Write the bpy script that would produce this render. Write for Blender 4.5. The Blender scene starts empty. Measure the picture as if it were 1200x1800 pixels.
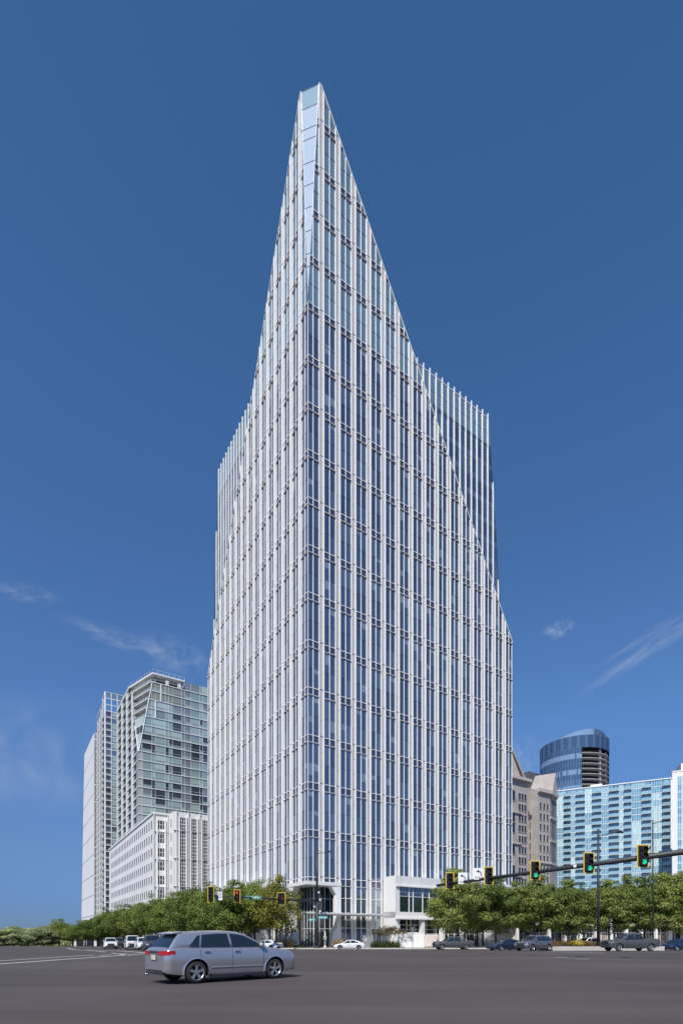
import bpy, bmesh, math, random
from mathutils import Vector, Matrix

# ---------------------------------------------------------------- scene, camera, light
scene = bpy.context.scene
col = scene.collection
EYE = 1.45
F = 920.0
cam_d = bpy.data.cameras.new('camera')
cam = bpy.data.objects.new('camera', cam_d)
col.objects.link(cam)
cam.location = (0, 0, EYE)
cam.rotation_euler = (math.radians(90), 0, 0)
cam_d.sensor_fit = 'HORIZONTAL'
cam_d.sensor_width = 36.0
cam_d.lens = 36.0 * F / 1200.0
cam_d.shift_y = 748.0 / 1200.0
cam_d.clip_start = 0.1
cam_d.clip_end = 9000
scene.camera = cam

SUN_EL = math.radians(47)
SAZ = Vector((-0.33, -0.944, 0)).normalized()
to_sun = Vector((SAZ.x * math.cos(SUN_EL), SAZ.y * math.cos(SUN_EL), math.sin(SUN_EL)))

world = bpy.data.worlds.new('World')
scene.world = world
world.use_nodes = True
nt = world.node_tree
nt.nodes.clear()
wo = nt.nodes.new('ShaderNodeOutputWorld')
bg = nt.nodes.new('ShaderNodeBackground')
sky = nt.nodes.new('ShaderNodeTexSky')
sky.sky_type = 'NISHITA'
sky.sun_disc = False
sky.sun_elevation = SUN_EL
sky.sun_rotation = math.atan2(SAZ.x, SAZ.y) % (2 * math.pi)
sky.altitude = 300
sky.air_density = 1.0
sky.dust_density = 0.25
sky.ozone_density = 2.2
bg.inputs['Strength'].default_value = 0.105
# thin cirrus wisps high in the air
geo = nt.nodes.new('ShaderNodeTexCoord')
def wnode(t, **k):
    n = nt.nodes.new(t)
    for a, b in k.items():
        setattr(n, a, b)
    return n
def wlink(a, b):
    nt.links.new(a, b)
def px_dir(px, py):
    return Vector(((px - 600) / F, 1.0, (1648 - py) / F)).normalized()
wisp_total = None
def wisp(px, py, ang_px, len_px, wid_px, strength, scale):
    """an elongated patch of thin cloud around one direction of the sky"""
    global wisp_total
    c = px_dir(px, py)
    right = Vector((0, 1, 0)).cross(Vector((0, 0, 1))).normalized()
    right = (right - c * right.dot(c)).normalized()
    up = right.cross(c).normalized()
    a = math.radians(ang_px)
    u = right * math.cos(a) + up * math.sin(a)
    v = -right * math.sin(a) + up * math.cos(a)
    parts = []
    for axis, ext in ((u, len_px / F * c.y), (v, wid_px / F * c.y)):
        d = wnode('ShaderNodeVectorMath', operation='DOT_PRODUCT')
        wlink(geo.outputs['Generated'], d.inputs[0])
        d.inputs[1].default_value = axis
        s = wnode('ShaderNodeMath', operation='DIVIDE')
        wlink(d.outputs['Value'], s.inputs[0]); s.inputs[1].default_value = ext
        parts.append(s)
    comb = wnode('ShaderNodeCombineXYZ')
    wlink(parts[0].outputs[0], comb.inputs[0]); wlink(parts[1].outputs[0], comb.inputs[1])
    ln = wnode('ShaderNodeVectorMath', operation='LENGTH')
    wlink(comb.outputs[0], ln.inputs[0])
    mr = wnode('ShaderNodeMapRange', interpolation_type='SMOOTHSTEP')
    wlink(ln.outputs['Value'], mr.inputs['Value'])
    mr.inputs['From Min'].default_value = 1.0; mr.inputs['From Max'].default_value = 0.1
    mr.inputs['To Min'].default_value = 0.0; mr.inputs['To Max'].default_value = 1.0
    mp = wnode('ShaderNodeVectorMath', operation='MULTIPLY')
    wlink(comb.outputs[0], mp.inputs[0]); mp.inputs[1].default_value = (scale, scale * 0.6, 1)
    nz = wnode('ShaderNodeTexNoise')
    nz.inputs['Scale'].default_value = 1.6; nz.inputs['Detail'].default_value = 5; nz.inputs['Roughness'].default_value = 0.5
    nz.inputs['Distortion'].default_value = 0.9
    wlink(mp.outputs[0], nz.inputs['Vector'])
    nr = wnode('ShaderNodeMapRange', interpolation_type='SMOOTHSTEP')
    wlink(nz.outputs['Fac'], nr.inputs['Value'])
    nr.inputs['From Min'].default_value = 0.30; nr.inputs['From Max'].default_value = 0.78
    m = wnode('ShaderNodeMath', operation='MULTIPLY')
    wlink(mr.outputs[0], m.inputs[0]); wlink(nr.outputs[0], m.inputs[1])
    front = wnode('ShaderNodeVectorMath', operation='DOT_PRODUCT')
    wlink(geo.outputs['Generated'], front.inputs[0]); front.inputs[1].default_value = c
    gt = wnode('ShaderNodeMath', operation='GREATER_THAN')
    wlink(front.outputs['Value'], gt.inputs[0]); gt.inputs[1].default_value = 0.3
    m2 = wnode('ShaderNodeMath', operation='MULTIPLY')
    wlink(m.outputs[0], m2.inputs[0]); wlink(gt.outputs[0], m2.inputs[1])
    m3 = wnode('ShaderNodeMath', operation='MULTIPLY')
    wlink(m2.outputs[0], m3.inputs[0]); m3.inputs[1].default_value = strength * 0.62
    if wisp_total is None:
        wisp_total = m3
    else:
        ad = wnode('ShaderNodeMath', operation='ADD')
        wlink(wisp_total.outputs[0], ad.inputs[0]); wlink(m3.outputs[0], ad.inputs[1])
        wisp_total = ad
wisp(1170, 1120, 40, 190, 20, 0.55, 1.1)
wisp(1150, 1108, 38, 120, 10, 0.35, 0.9)
wisp(980, 1107, 20, 34, 18, 0.75, 1.5)
wisp(200, 1120, -18, 110, 22, 0.40, 1.6)
wisp(300, 1150, -10, 90, 40, 0.42, 1.8)
wisp(40, 1042, -6, 80, 22, 0.3, 2.0)
wisp(60, 1330, 4, 210, 120, 0.50, 0.9)
wisp(925, 1330, 0, 60, 50, 0.3, 2.0)
mix = wnode('ShaderNodeMixRGB')
wlink(wisp_total.outputs[0], mix.inputs['Fac'])
hs = wnode('ShaderNodeHueSaturation')
hs.inputs['Saturation'].default_value = 1.0
wlink(sky.outputs['Color'], hs.inputs['Color'])
sepz = wnode('ShaderNodeSeparateXYZ'); wlink(geo.outputs['Generated'], sepz.inputs[0])
air = wnode('ShaderNodeValToRGB')
els = air.color_ramp.elements
els[0].position = 0.0; els[0].color = (0.20, 0.32, 0.68, 1)
els[1].position = 0.86; els[1].color = (0.57, 1.0, 1.28, 1)
for p_, c_ in ((0.045, (0.23, 0.36, 0.73)), (0.137, (0.41, 0.55, 0.80)), (0.36, (0.67, 0.94, 1.24)), (0.70, (0.64, 1.04, 1.36))):
    e_ = els.new(p_); e_.color = (*c_, 1)
wlink(sepz.outputs[2], air.inputs[0])
clear = wnode('ShaderNodeVectorMath', operation='MULTIPLY')
wlink(hs.outputs['Color'], clear.inputs[0]); wlink(air.outputs[0], clear.inputs[1])
wlink(clear.outputs[0], mix.inputs['Color1'])
mix.inputs['Color2'].default_value = (5.2, 5.9, 7.2, 1)
wlink(mix.outputs['Color'], bg.inputs['Color'])
wlink(bg.outputs['Background'], wo.inputs['Surface'])

sun_d = bpy.data.lights.new('sun', 'SUN')
sun_d.energy = 4.7
sun_d.angle = math.radians(0.53)
sun_d.color = (1.0, 0.945, 0.86)
sun = bpy.data.objects.new('sun', sun_d)
col.objects.link(sun)
sun.rotation_euler = to_sun.to_track_quat('Z', 'Y').to_euler()
sun.location = (0, 0, 200)

scene.render.engine = 'CYCLES'
scene.view_settings.view_transform = 'Standard'
scene.view_settings.look = 'None'
scene.view_settings.exposure = 0.0
scene.view_settings.gamma = 1.0

# ---------------------------------------------------------------- materials
MATS = {}
def mat(name, color, rough=0.6, metal=0.0, spec=0.5, noise=0.0, nscale=1.0, coat=0.0, emit=None, bump=0.0, bscale=10.0,
        stretch=(1, 1, 1), ior=None, trans=0.0, island=0.0, color2=None):
    if name in MATS:
        return MATS[name]
    m = bpy.data.materials.new(name)
    m.use_nodes = True
    n = m.node_tree
    b = n.nodes['Principled BSDF']
    b.inputs['Base Color'].default_value = (*color, 1)
    b.inputs['Roughness'].default_value = rough
    b.inputs['Metallic'].default_value = metal
    b.inputs['Specular IOR Level'].default_value = spec
    if ior:
        b.inputs['IOR'].default_value = ior
    if coat:
        b.inputs['Coat Weight'].default_value = coat
        b.inputs['Coat Roughness'].default_value = 0.04
    if emit:
        b.inputs['Emission Color'].default_value = (*emit[0], 1)
        b.inputs['Emission Strength'].default_value = emit[1]
    tc = n.nodes.new('ShaderNodeTexCoord')
    mp = n.nodes.new('ShaderNodeMapping')
    mp.inputs['Scale'].default_value = stretch
    n.links.new(tc.outputs['Object'], mp.inputs['Vector'])
    last = None
    if noise > 0:
        tx = n.nodes.new('ShaderNodeTexNoise')
        tx.inputs['Scale'].default_value = nscale
        tx.inputs['Detail'].default_value = 6
        tx.inputs['Roughness'].default_value = 0.65
        n.links.new(mp.outputs[0], tx.inputs['Vector'])
        cr = n.nodes.new('ShaderNodeMapRange')
        cr.inputs['From Min'].default_value = 0.3; cr.inputs['From Max'].default_value = 0.7
        n.links.new(tx.outputs['Fac'], cr.inputs['Value'])
        mx = n.nodes.new('ShaderNodeMixRGB')
        c2 = color2 if color2 else tuple(c * (1 - noise) for c in color)
        c1 = color if color2 else tuple(min(1, c * (1 + noise * 0.5)) for c in color)
        mx.inputs['Color1'].default_value = (*c2, 1)
        mx.inputs['Color2'].default_value = (*c1, 1)
        n.links.new(cr.outputs[0], mx.inputs['Fac'])
        last = mx.outputs[0]
    if island > 0:
        g = n.nodes.new('ShaderNodeNewGeometry')
        hv = n.nodes.new('ShaderNodeHueSaturation')
        v = n.nodes.new('ShaderNodeMapRange')
        v.inputs['To Min'].default_value = 1 - island; v.inputs['To Max'].default_value = 1 + island
        n.links.new(g.outputs['Random Per Island'], v.inputs['Value'])
        n.links.new(v.outputs[0], hv.inputs['Value'])
        if last is not None:
            n.links.new(last, hv.inputs['Color'])
        else:
            hv.inputs['Color'].default_value = (*color, 1)
        last = hv.outputs[0]
    if last is not None:
        n.links.new(last, b.inputs['Base Color'])
    if bump > 0:
        bt = n.nodes.new('ShaderNodeTexNoise')
        bt.inputs['Scale'].default_value = bscale
        bt.inputs['Detail'].default_value = 5
        n.links.new(mp.outputs[0], bt.inputs['Vector'])
        bp = n.nodes.new('ShaderNodeBump')
        bp.inputs['Strength'].default_value = bump
        n.links.new(bt.outputs['Fac'], bp.inputs['Height'])
        n.links.new(bp.outputs[0], b.inputs['Normal'])
    MATS[name] = m
    return m

def glass(name, color, rough=0.06, refl=0.22, wob=0.012, island=0.0, wscale=0.6):
    """coated curtain wall glass: dark room behind, mirror coat in front, panes never quite flat"""
    if name in MATS:
        return MATS[name]
    m = bpy.data.materials.new(name)
    m.use_nodes = True
    n = m.node_tree
    n.nodes.clear()
    out = n.nodes.new('ShaderNodeOutputMaterial')
    dif = n.nodes.new('ShaderNodeBsdfDiffuse')
    dif.inputs['Color'].default_value = (*color, 1)
    if island:
        g = n.nodes.new('ShaderNodeNewGeometry')
        hv = n.nodes.new('ShaderNodeHueSaturation')
        v = n.nodes.new('ShaderNodeMapRange')
        v.inputs['To Min'].default_value = 1 - island; v.inputs['To Max'].default_value = 1 + island
        n.links.new(g.outputs['Random Per Island'], v.inputs['Value'])
        n.links.new(v.outputs[0], hv.inputs['Value'])
        hv.inputs['Color'].default_value = (*color, 1)
        n.links.new(hv.outputs[0], dif.inputs['Color'])
    gl = n.nodes.new('ShaderNodeBsdfGlossy')
    gl.inputs['Roughness'].default_value = rough
    gl.inputs['Color'].default_value = (0.9, 0.95, 1.0, 1)
    lw = n.nodes.new('ShaderNodeFresnel')
    lw.inputs['IOR'].default_value = 1.5
    mr = n.nodes.new('ShaderNodeMapRange')
    mr.inputs['From Min'].default_value = 0.04; mr.inputs['From Max'].default_value = 1.0
    mr.inputs['To Min'].default_value = refl; mr.inputs['To Max'].default_value = refl + 0.03
    n.links.new(lw.outputs[0], mr.inputs['Value'])
    mx = n.nodes.new('ShaderNodeMixShader')
    n.links.new(mr.outputs[0], mx.inputs[0])
    n.links.new(dif.outputs[0], mx.inputs[1])
    n.links.new(gl.outputs[0], mx.inputs[2])
    n.links.new(mx.outputs[0], out.inputs[0])
    tc = n.nodes.new('ShaderNodeTexCoord')
    tx = n.nodes.new('ShaderNodeTexNoise')
    tx.inputs['Scale'].default_value = wscale
    tx.inputs['Detail'].default_value = 2
    n.links.new(tc.outputs['Object'], tx.inputs['Vector'])
    bp = n.nodes.new('ShaderNodeBump')
    bp.inputs['Strength'].default_value = 1.0
    bp.inputs['Distance'].default_value = wob
    n.links.new(tx.outputs['Fac'], bp.inputs['Height'])
    n.links.new(bp.outputs[0], gl.inputs['Normal'])
    MATS[name] = m
    return m

M_white = mat('white_precast', (0.79, 0.78, 0.765), 0.55, noise=0.09, nscale=0.35, stretch=(1, 1, 0.25))
M_pier = mat('pale_stone', (0.60, 0.585, 0.555), 0.7, noise=0.08, nscale=0.6)
M_fin = mat('white_painted_metal', (0.88, 0.87, 0.855), 0.35, noise=0.03, nscale=1.5)
M_joint = mat('grey_joint', (0.22, 0.22, 0.22), 0.8)
M_band = mat('light_band_metal', (0.62, 0.62, 0.63), 0.45)
M_dark = mat('dark_recess', (0.03, 0.03, 0.035), 0.7)
G_blue = [glass('blue_glass_%s' % w, c, refl=r, island=0.12) for w, c, r in (
    ('deep', (0.034, 0.048, 0.082), 0.24), ('mid', (0.050, 0.070, 0.108), 0.28),
    ('soft', (0.085, 0.115, 0.15), 0.30), ('blind', (0.20, 0.25, 0.29), 0.25))]  # pale soft and blind panes also carry reflected light in their colour
G_sp = glass('spandrel_glass', (0.035, 0.045, 0.075), refl=0.15)
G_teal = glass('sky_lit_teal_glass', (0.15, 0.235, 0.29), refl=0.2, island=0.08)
G_facet = glass('pale_facet_glass', (0.56, 0.64, 0.73), rough=0.10, refl=0.25, wob=0.02)  # pale diffuse colour stands in for the bright sky it reflects
G_dark = glass('dark_shop_glass', (0.02, 0.028, 0.03), refl=0.12)
G_green = glass('dark_green_glass', (0.015, 0.035, 0.035), refl=0.10)
M_roof = mat('roof_gravel', (0.35, 0.34, 0.33), 0.9, noise=0.2, nscale=2)

# ---------------------------------------------------------------- mesh helpers
def dot2(a, b): return a[0] * b[0] + a[1] * b[1]
def ss(a, b, x):
    u = max(0.0, min(1.0, (x - a) / (b - a)))
    return u * u * (3 - 2 * u)
def gz(x, y):
    """height of the ground"""
    z = -0.42 * ss(48, 82, y)
    if y > 95:
        d = y - 95
        z -= 0.0165 * (d if d > 20 else d * d / 40.0 + 0.0) - (0.165 if d > 20 else 0)
    return z

class MB:
    def __init__(s):
        s.v = []; s.f = []; s.m = []; s.mats = []; s.smooth = []
    def slot(s, m):
        if m not in s.mats:
            s.mats.append(m)
        return s.mats.index(m)
    def poly(s, pts, m, smooth=False):
        b = len(s.v)
        s.v += [tuple(p) for p in pts]
        s.f.append(tuple(range(b, b + len(pts)))); s.m.append(s.slot(m)); s.smooth.append(smooth)
    def box(s, x0, y0, z0, x1, y1, z1, m):
        s.hexa([(x0, y0, z0), (x1, y0, z0), (x1, y1, z0), (x0, y1, z0), (x0, y0, z1), (x1, y0, z1), (x1, y1, z1), (x0, y1, z1)], m)
    def hexa(s, p, m):
        b = len(s.v)
        s.v += [tuple(q) for q in p]
        for f in ((0, 3, 2, 1), (4, 5, 6, 7), (0, 1, 5, 4), (1, 2, 6, 5), (2, 3, 7, 6), (3, 0, 4, 7)):
            s.f.append(tuple(b + i for i in f)); s.m.append(s.slot(m)); s.smooth.append(False)
    def bar(s, a, b, w, m, n=6, w2=None, smooth=True):
        """round bar from a to b"""
        a = Vector(a); b = Vector(b); d = (b - a)
        if d.length < 1e-6: return
        d.normalize()
        u = d.cross(Vector((0, 0, 1)))
        if u.length < 1e-3: u = d.cross(Vector((1, 0, 0)))
        u.normalize(); v = d.cross(u)
        w2 = w if w2 is None else w2
        i0 = len(s.v)
        for c, r in ((a, w), (b, w2)):
            for k in range(n):
                t = 2 * math.pi * k / n
                s.v.append(tuple(c + (u * math.cos(t) + v * math.sin(t)) * r))
        for k in range(n):
            k2 = (k + 1) % n
            s.f.append((i0 + k, i0 + k2, i0 + n + k2, i0 + n + k)); s.m.append(s.slot(m)); s.smooth.append(smooth)
        s.f.append(tuple(i0 + k for k in range(n))[::-1]); s.m.append(s.slot(m)); s.smooth.append(False)
        s.f.append(tuple(i0 + n + k for k in range(n))); s.m.append(s.slot(m)); s.smooth.append(False)
    def prism(s, fr, poly, o0, o1, m, mside=None):
        """2-D polygon (t,z) in a wall's frame, from out o0 to out o1"""
        if len(poly) < 3: return
        A = 0
        for i in range(len(poly)):
            p, q = poly[i], poly[(i + 1) % len(poly)]
            A += p[0] * q[1] - q[0] * p[1]
        if abs(A) < 1e-4: return
        b = len(s.v); n = len(poly)
        s.v += [fr.p(t, z, o0) for t, z in poly] + [fr.p(t, z, o1) for t, z in poly]
        s.f.append(tuple(range(b, b + n))); s.m.append(s.slot(m)); s.smooth.append(False)
        s.f.append(tuple(range(b + 2 * n - 1, b + n - 1, -1))); s.m.append(s.slot(m)); s.smooth.append(False)
        for i in range(n):
            j = (i + 1) % n
            s.f.append((b + i, b + n + i, b + n + j, b + j)); s.m.append(s.slot(mside or m)); s.smooth.append(False)
    def pbox(s, fr, t0, t1, z0, z1, o0, o1, m):
        s.prism(fr, [(t0, z0), (t1, z0), (t1, z1), (t0, z1)], o0, o1, m)
    def sheet(s, fr, poly, o, m):
        if len(poly) < 3: return
        s.poly([fr.p(t, z, o) for t, z in poly], m)
    def extrude(s, pts, z0, z1, m, mtop=None):
        """plan polygon pulled up"""
        n = len(pts)
        s.poly([(x, y, z1) for x, y in pts], mtop or m)
        s.poly([(x, y, z0) for x, y in pts][::-1], m)
        for i in range(n):
            a, b = pts[i], pts[(i + 1) % n]
            s.poly([(a[0], a[1], z0), (b[0], b[1], z0), (b[0], b[1], z1), (a[0], a[1], z1)], m)
    def loft(s, rings, m, smooth=True, cap=True):
        n = len(rings[0]); b = len(s.v)
        for r in rings: s.v += [tuple(p) for p in r]
        for i in range(len(rings) - 1):
            for k in range(n):
                k2 = (k + 1) % n
                s.f.append((b + i * n + k, b + i * n + k2, b + (i + 1) * n + k2, b + (i + 1) * n + k)); s.m.append(s.slot(m)); s.smooth.append(smooth)
        if cap:
            s.f.append(tuple(b + k for k in range(n))[::-1]); s.m.append(s.slot(m)); s.smooth.append(False)
            e = b + (len(rings) - 1) * n
            s.f.append(tuple(e + k for k in range(n))); s.m.append(s.slot(m)); s.smooth.append(False)
    def ball(s, c, rx, ry, rz, m, nu=10, nv=6):
        rings = []
        for i in range(1, nv):
            a = math.pi * i / nv
            rings.append([(c[0] + rx * math.sin(a) * math.cos(2 * math.pi * k / nu), c[1] + ry * math.sin(a) * math.sin(2 * math.pi * k / nu), c[2] - rz * math.cos(a)) for k in range(nu)])
        s.loft(rings, m)
    def build(s, name, parent=None, normals=True):
        if not s.f:
            return None
        me = bpy.data.meshes.new(name)
        me.from_pydata(s.v, [], s.f)
        for m in s.mats: me.materials.append(m)
        me.polygons.foreach_set('material_index', s.m)
        me.polygons.foreach_set('use_smooth', s.smooth)
        if normals:
            bm = bmesh.new(); bm.from_mesh(me)
            bmesh.ops.recalc_face_normals(bm, faces=bm.faces)
            bm.to_mesh(me); bm.free()
        me.update()
        o = bpy.data.objects.new(name, me)
        col.objects.link(o)
        if parent is not None:
            o.parent = parent
        return o

def tag(o, label=None, cat=None, group=None, kind=None):
    if label: o['label'] = label
    if cat: o['category'] = cat
    if group: o['group'] = group
    if kind: o['kind'] = kind
    return o
def empty(name, loc=(0, 0, 0), rz=0.0):
    o = bpy.data.objects.new(name, None)
    o.location = loc; o.rotation_euler = (0, 0, rz)
    o.empty_display_size = 0.5
    col.objects.link(o)
    return o
def thing(name, label, cat, loc=(0, 0, 0), rz=0.0, group=None):
    return tag(empty(name, loc, rz), label, cat, group)
CH = {}
def children(o):
    return [c for c in bpy.data.objects if c.parent == o]
def copy_tree(o, parent=None):
    c = o.copy(); col.objects.link(c)
    c.parent = parent
    for ch in children(o):
        copy_tree(ch, c)
    return c

def clip(poly, conv):
    """convex clip of a (t,z) polygon; conv runs counter-clockwise"""
    out = list(poly)
    n = len(conv)
    for i in range(n):
        a, b = conv[i], conv[(i + 1) % n]
        inp, out = out, []
        if not inp: break
        def side(p): return (b[0] - a[0]) * (p[1] - a[1]) - (b[1] - a[1]) * (p[0] - a[0])
        for j in range(len(inp)):
            p, q = inp[j], inp[(j + 1) % len(inp)]
            sp, sq = side(p), side(q)
            if sp >= 0: out.append(p)
            if (sp >= 0) != (sq >= 0):
                k = sp / (sp - sq)
                out.append((p[0] + k * (q[0] - p[0]), p[1] + k * (q[1] - p[1])))
    return out
def rect(t0, t1, z0, z1): return [(t0, z0), (t1, z0), (t1, z1), (t0, z1)]

class Frame:
    """a wall: origin in plan, direction along it, outward normal"""
    def __init__(s, ox, oy, dx, dy, nx, ny):
        s.o = (ox, oy); s.d = (dx, dy); s.n = (nx, ny)
    def p(s, t, z, out=0.0):
        return (s.o[0] + s.d[0] * t + s.n[0] * out, s.o[1] + s.d[1] * t + s.n[1] * out, z)
    def t_at(s, px, out=0.0):
        r = (px - 600) / F
        x0 = s.o[0] + s.n[0] * out; y0 = s.o[1] + s.n[1] * out
        return (r * y0 - x0) / (s.d[0] - r * s.d[1])
    def z_at(s, px, py, out=0.0):
        t = s.t_at(px, out)
        y = s.o[1] + s.d[1] * t + s.n[1] * out
        return (1648 - py) / F * y + EYE
DR = (0.8413, 0.5406)      # street direction to the right
DL = (-0.5406, 0.8413)     # street direction to the left
NR = (0.5406, -0.8413)
NL = (-0.8413, -0.5406)
def frR(x, y): return Frame(x, y, *DR, *NR)
def frL(x, y): return Frame(x, y, *DL, *NL)
def at(px, Y): return ((px - 600) / F * Y, Y)
def ztop(py, Y): return (1648 - py) / F * Y + EYE
# ================================================================ GROUND
M_asphalt = mat('asphalt', (0.085, 0.080, 0.083), 0.95, spec=0.2, noise=0.22, nscale=0.25, bump=0.25, bscale=60)
M_walk = mat('pavement_concrete', (0.50, 0.47, 0.43), 0.85, noise=0.15, nscale=0.8)
M_curb = mat('kerb_concrete', (0.55, 0.52, 0.48), 0.8, noise=0.12, nscale=1.2)
M_paint = mat('worn_road_paint', (0.55, 0.53, 0.52), 0.7, noise=0.45, nscale=3.0)
M_grass = mat('dry_grass', (0.17, 0.18, 0.06), 0.9, noise=0.4, nscale=2.0, color2=(0.10, 0.12, 0.04))
M_asphalt.node_tree.nodes['Principled BSDF'].inputs['Sheen Weight'].default_value = 0.0
M_asphalt.node_tree.nodes['Principled BSDF'].inputs['Sheen Roughness'].default_value = 0.4
def asphalt_detail():
    """tyre tracks, patches and fine aggregate laid into the asphalt itself"""
    n = M_asphalt.node_tree
    b = n.nodes['Principled BSDF']
    tc = n.nodes.new('ShaderNodeTexCoord')
    mp = n.nodes.new('ShaderNodeMapping')
    mp.inputs['Scale'].default_value = (0.05, 0.55, 1)
    mp.inputs['Rotation'].default_value = (0, 0, math.radians(-6))
    n.links.new(tc.outputs['Object'], mp.inputs['Vector'])
    t1 = n.nodes.new('ShaderNodeTexNoise'); t1.inputs['Scale'].default_value = 1.0; t1.inputs['Detail'].default_value = 4
    n.links.new(mp.outputs[0], t1.inputs['Vector'])
    t2 = n.nodes.new('ShaderNodeTexNoise'); t2.inputs['Scale'].default_value = 35; t2.inputs['Detail'].default_value = 3
    n.links.new(tc.outputs['Object'], t2.inputs['Vector'])
    t3 = n.nodes.new('ShaderNodeTexNoise'); t3.inputs['Scale'].default_value = 0.09; t3.inputs['Detail'].default_value = 5
    n.links.new(tc.outputs['Object'], t3.inputs['Vector'])
    ad = n.nodes.new('ShaderNodeMath'); ad.operation = 'ADD'
    n.links.new(t1.outputs['Fac'], ad.inputs[0]); n.links.new(t2.outputs['Fac'], ad.inputs[1])
    ad2 = n.nodes.new('ShaderNodeMath'); ad2.operation = 'ADD'
    n.links.new(ad.outputs[0], ad2.inputs[0]); n.links.new(t3.outputs['Fac'], ad2.inputs[1])
    mr = n.nodes.new('ShaderNodeMapRange')
    mr.inputs['From Min'].default_value = 1.1; mr.inputs['From Max'].default_value = 1.9
    n.links.new(ad2.outputs[0], mr.inputs['Value'])
    mx = n.nodes.new('ShaderNodeMixRGB')
    mx.inputs['Color1'].default_value = (0.060, 0.050, 0.049, 1)
    mx.inputs['Color2'].default_value = (0.116, 0.101, 0.099, 1)
    n.links.new(mr.outputs[0], mx.inputs['Fac'])
    n.links.new(mx.outputs[0], b.inputs['Base Color'])
asphalt_detail()

def grid_ground():
    xs = [-3000, -1500, -800, -400] + [-200 + 10 * i for i in range(41)] + [400, 800, 1500, 3000]
    ys = [-300, -100, -20, 0, 20, 40, 44] + [48 + 2 * i for i in range(18)] + [83 + 3 * i for i in range(5)] + [100, 110, 115, 125, 150, 200, 300, 500, 900, 1600, 3500]
    ys = sorted(set(ys))
    mb = MB()
    for y in ys:
        for x in xs: mb.v.append((x, y, gz(x, y)))
    n = len(xs)
    for j in range(len(ys) - 1):
        for i in range(n - 1):
            mb.f.append((j * n + i, j * n + i + 1, (j + 1) * n + i + 1, (j + 1) * n + i)); mb.m.append(mb.slot(M_asphalt)); mb.smooth.append(True)
    tag(mb.build('road', normals=False), kind='structure')
grid_ground()

def strip(mb, outer, inner, h, m, mc, rows=8, skirt=True):
    """raised paving between two plan lines, with a kerb face along the outer one"""
    P = []
    for j in range(rows + 1):
        k = j / rows
        row = []
        for (a, b) in zip(outer, inner):
            x = a[0] + (b[0] - a[0]) * k; y = a[1] + (b[1] - a[1]) * k
            row.append((x, y, gz(x, y) + h))
        P.append(row)
    for j in range(rows):
        for i in range(len(outer) - 1):
            mb.poly([P[j][i], P[j][i + 1], P[j + 1][i + 1], P[j + 1][i]], m)
    if skirt:
        for i in range(len(outer) - 1):
            a, b = P[0][i], P[0][i + 1]
            mb.poly([(a[0], a[1], a[2] - h - 0.1), (b[0], b[1], b[2] - h - 0.1), b, a], mc)
def lin(a, b, n): return [(a[0] + (b[0] - a[0]) * i / n, a[1] + (b[1] - a[1]) * i / n) for i in range(n + 1)]

# block corner under the tower
outer = lin((-11.5 - 0.5406 * 400, 84 + 0.8413 * 400), (-11.5, 84), 60)
for a in range(1, 8):
    k = a / 8.0
    p0, p1, p2 = (-11.5, 84), (-9.6, 81.3), (-5.5, 81.2)
    outer.append(((1 - k) ** 2 * p0[0] + 2 * k * (1 - k) * p1[0] + k * k * p2[0], (1 - k) ** 2 * p0[1] + 2 * k * (1 - k) * p1[1] + k * k * p2[1]))
outer += lin((-5.5, 81.2), (170, 86), 50)
kerbin = []
inner = []
for i, (x, y) in enumerate(outer):
    k = i / (len(outer) - 1)
    inner.append((x * 0.9 + 12 + 10 * k, y + 45))
mb = MB()
ins = [(x + (0.25 if x < -5 else 0), y + 0.22) for x, y in outer]
strip(mb, outer, ins, 0.15, M_curb, M_curb, rows=1)
tag(mb.build('kerb', normals=False), kind='structure')
mb = MB()
strip(mb, ins, inner, 0.147, M_walk, M_walk, rows=14)
tag(mb.build('sidewalk', normals=False), kind='structure')
# grass verge along the kerb
mb = MB()
strip(mb, lin((8.6, 82.2), (15.5, 82.4), 8), lin((8.9, 84.2), (16.0, 84.6), 8), 0.19, M_grass, M_grass, rows=3)
strip(mb, lin((-10.2, 84.0), (-2.6, 82.6), 8), lin((-9.4, 86.0), (-2.2, 84.0), 8), 0.19, M_grass, M_grass, rows=3)
tag(mb.build('grass_verge', normals=False), kind='structure')

# painted lines, each a thin sheet on the asphalt
def stripe(name, pts, w, seg=12):
    mb = MB()
    for (a, b) in pts:
        d = Vector((b[0] - a[0], b[1] - a[1])); L = d.length; d.normalize(); n = Vector((-d.y, d.x)) * w / 2
        k = max(1, int(L / 3))
        for i in range(k):
            p = (a[0] + (b[0] - a[0]) * i / k, a[1] + (b[1] - a[1]) * i / k)
            q = (a[0] + (b[0] - a[0]) * (i + 1) / k, a[1] + (b[1] - a[1]) * (i + 1) / k)
            c = [(p[0] + n.x, p[1] + n.y), (p[0] - n.x, p[1] - n.y), (q[0] - n.x, q[1] - n.y), (q[0] + n.x, q[1] + n.y)]
            mb.poly([(x, y, gz(x, y) + 0.006) for x, y in c], M_paint)
    return tag(mb.build(name, normals=False), kind='structure')
def gpt(px, py):
    """the point of the ground seen at a pixel"""
    lo, hi = 2.0, 400.0
    for _ in range(60):
        y = (lo + hi) / 2; x = (px - 600) / F * y
        if 1648 + (EYE - gz(x, y)) * F / y > py: lo = y
        else: hi = y
    return ((px - 600) / F * lo, lo)
def gl(x0, y0, x1, y1): return (gpt(x0, y0), gpt(x1, y1))
stripe('crosswalk_line', [gl(-60, 1693.5, 165, 1679.5)], 0.35)
stripe('crosswalk_line', [gl(-60, 1699.5, 262, 1676.8)], 0.45)
stripe('lane_line', [gl(118, 1667.6, 186, 1674.4), gl(196, 1676.2, 228, 1680.2)], 0.35)
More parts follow.
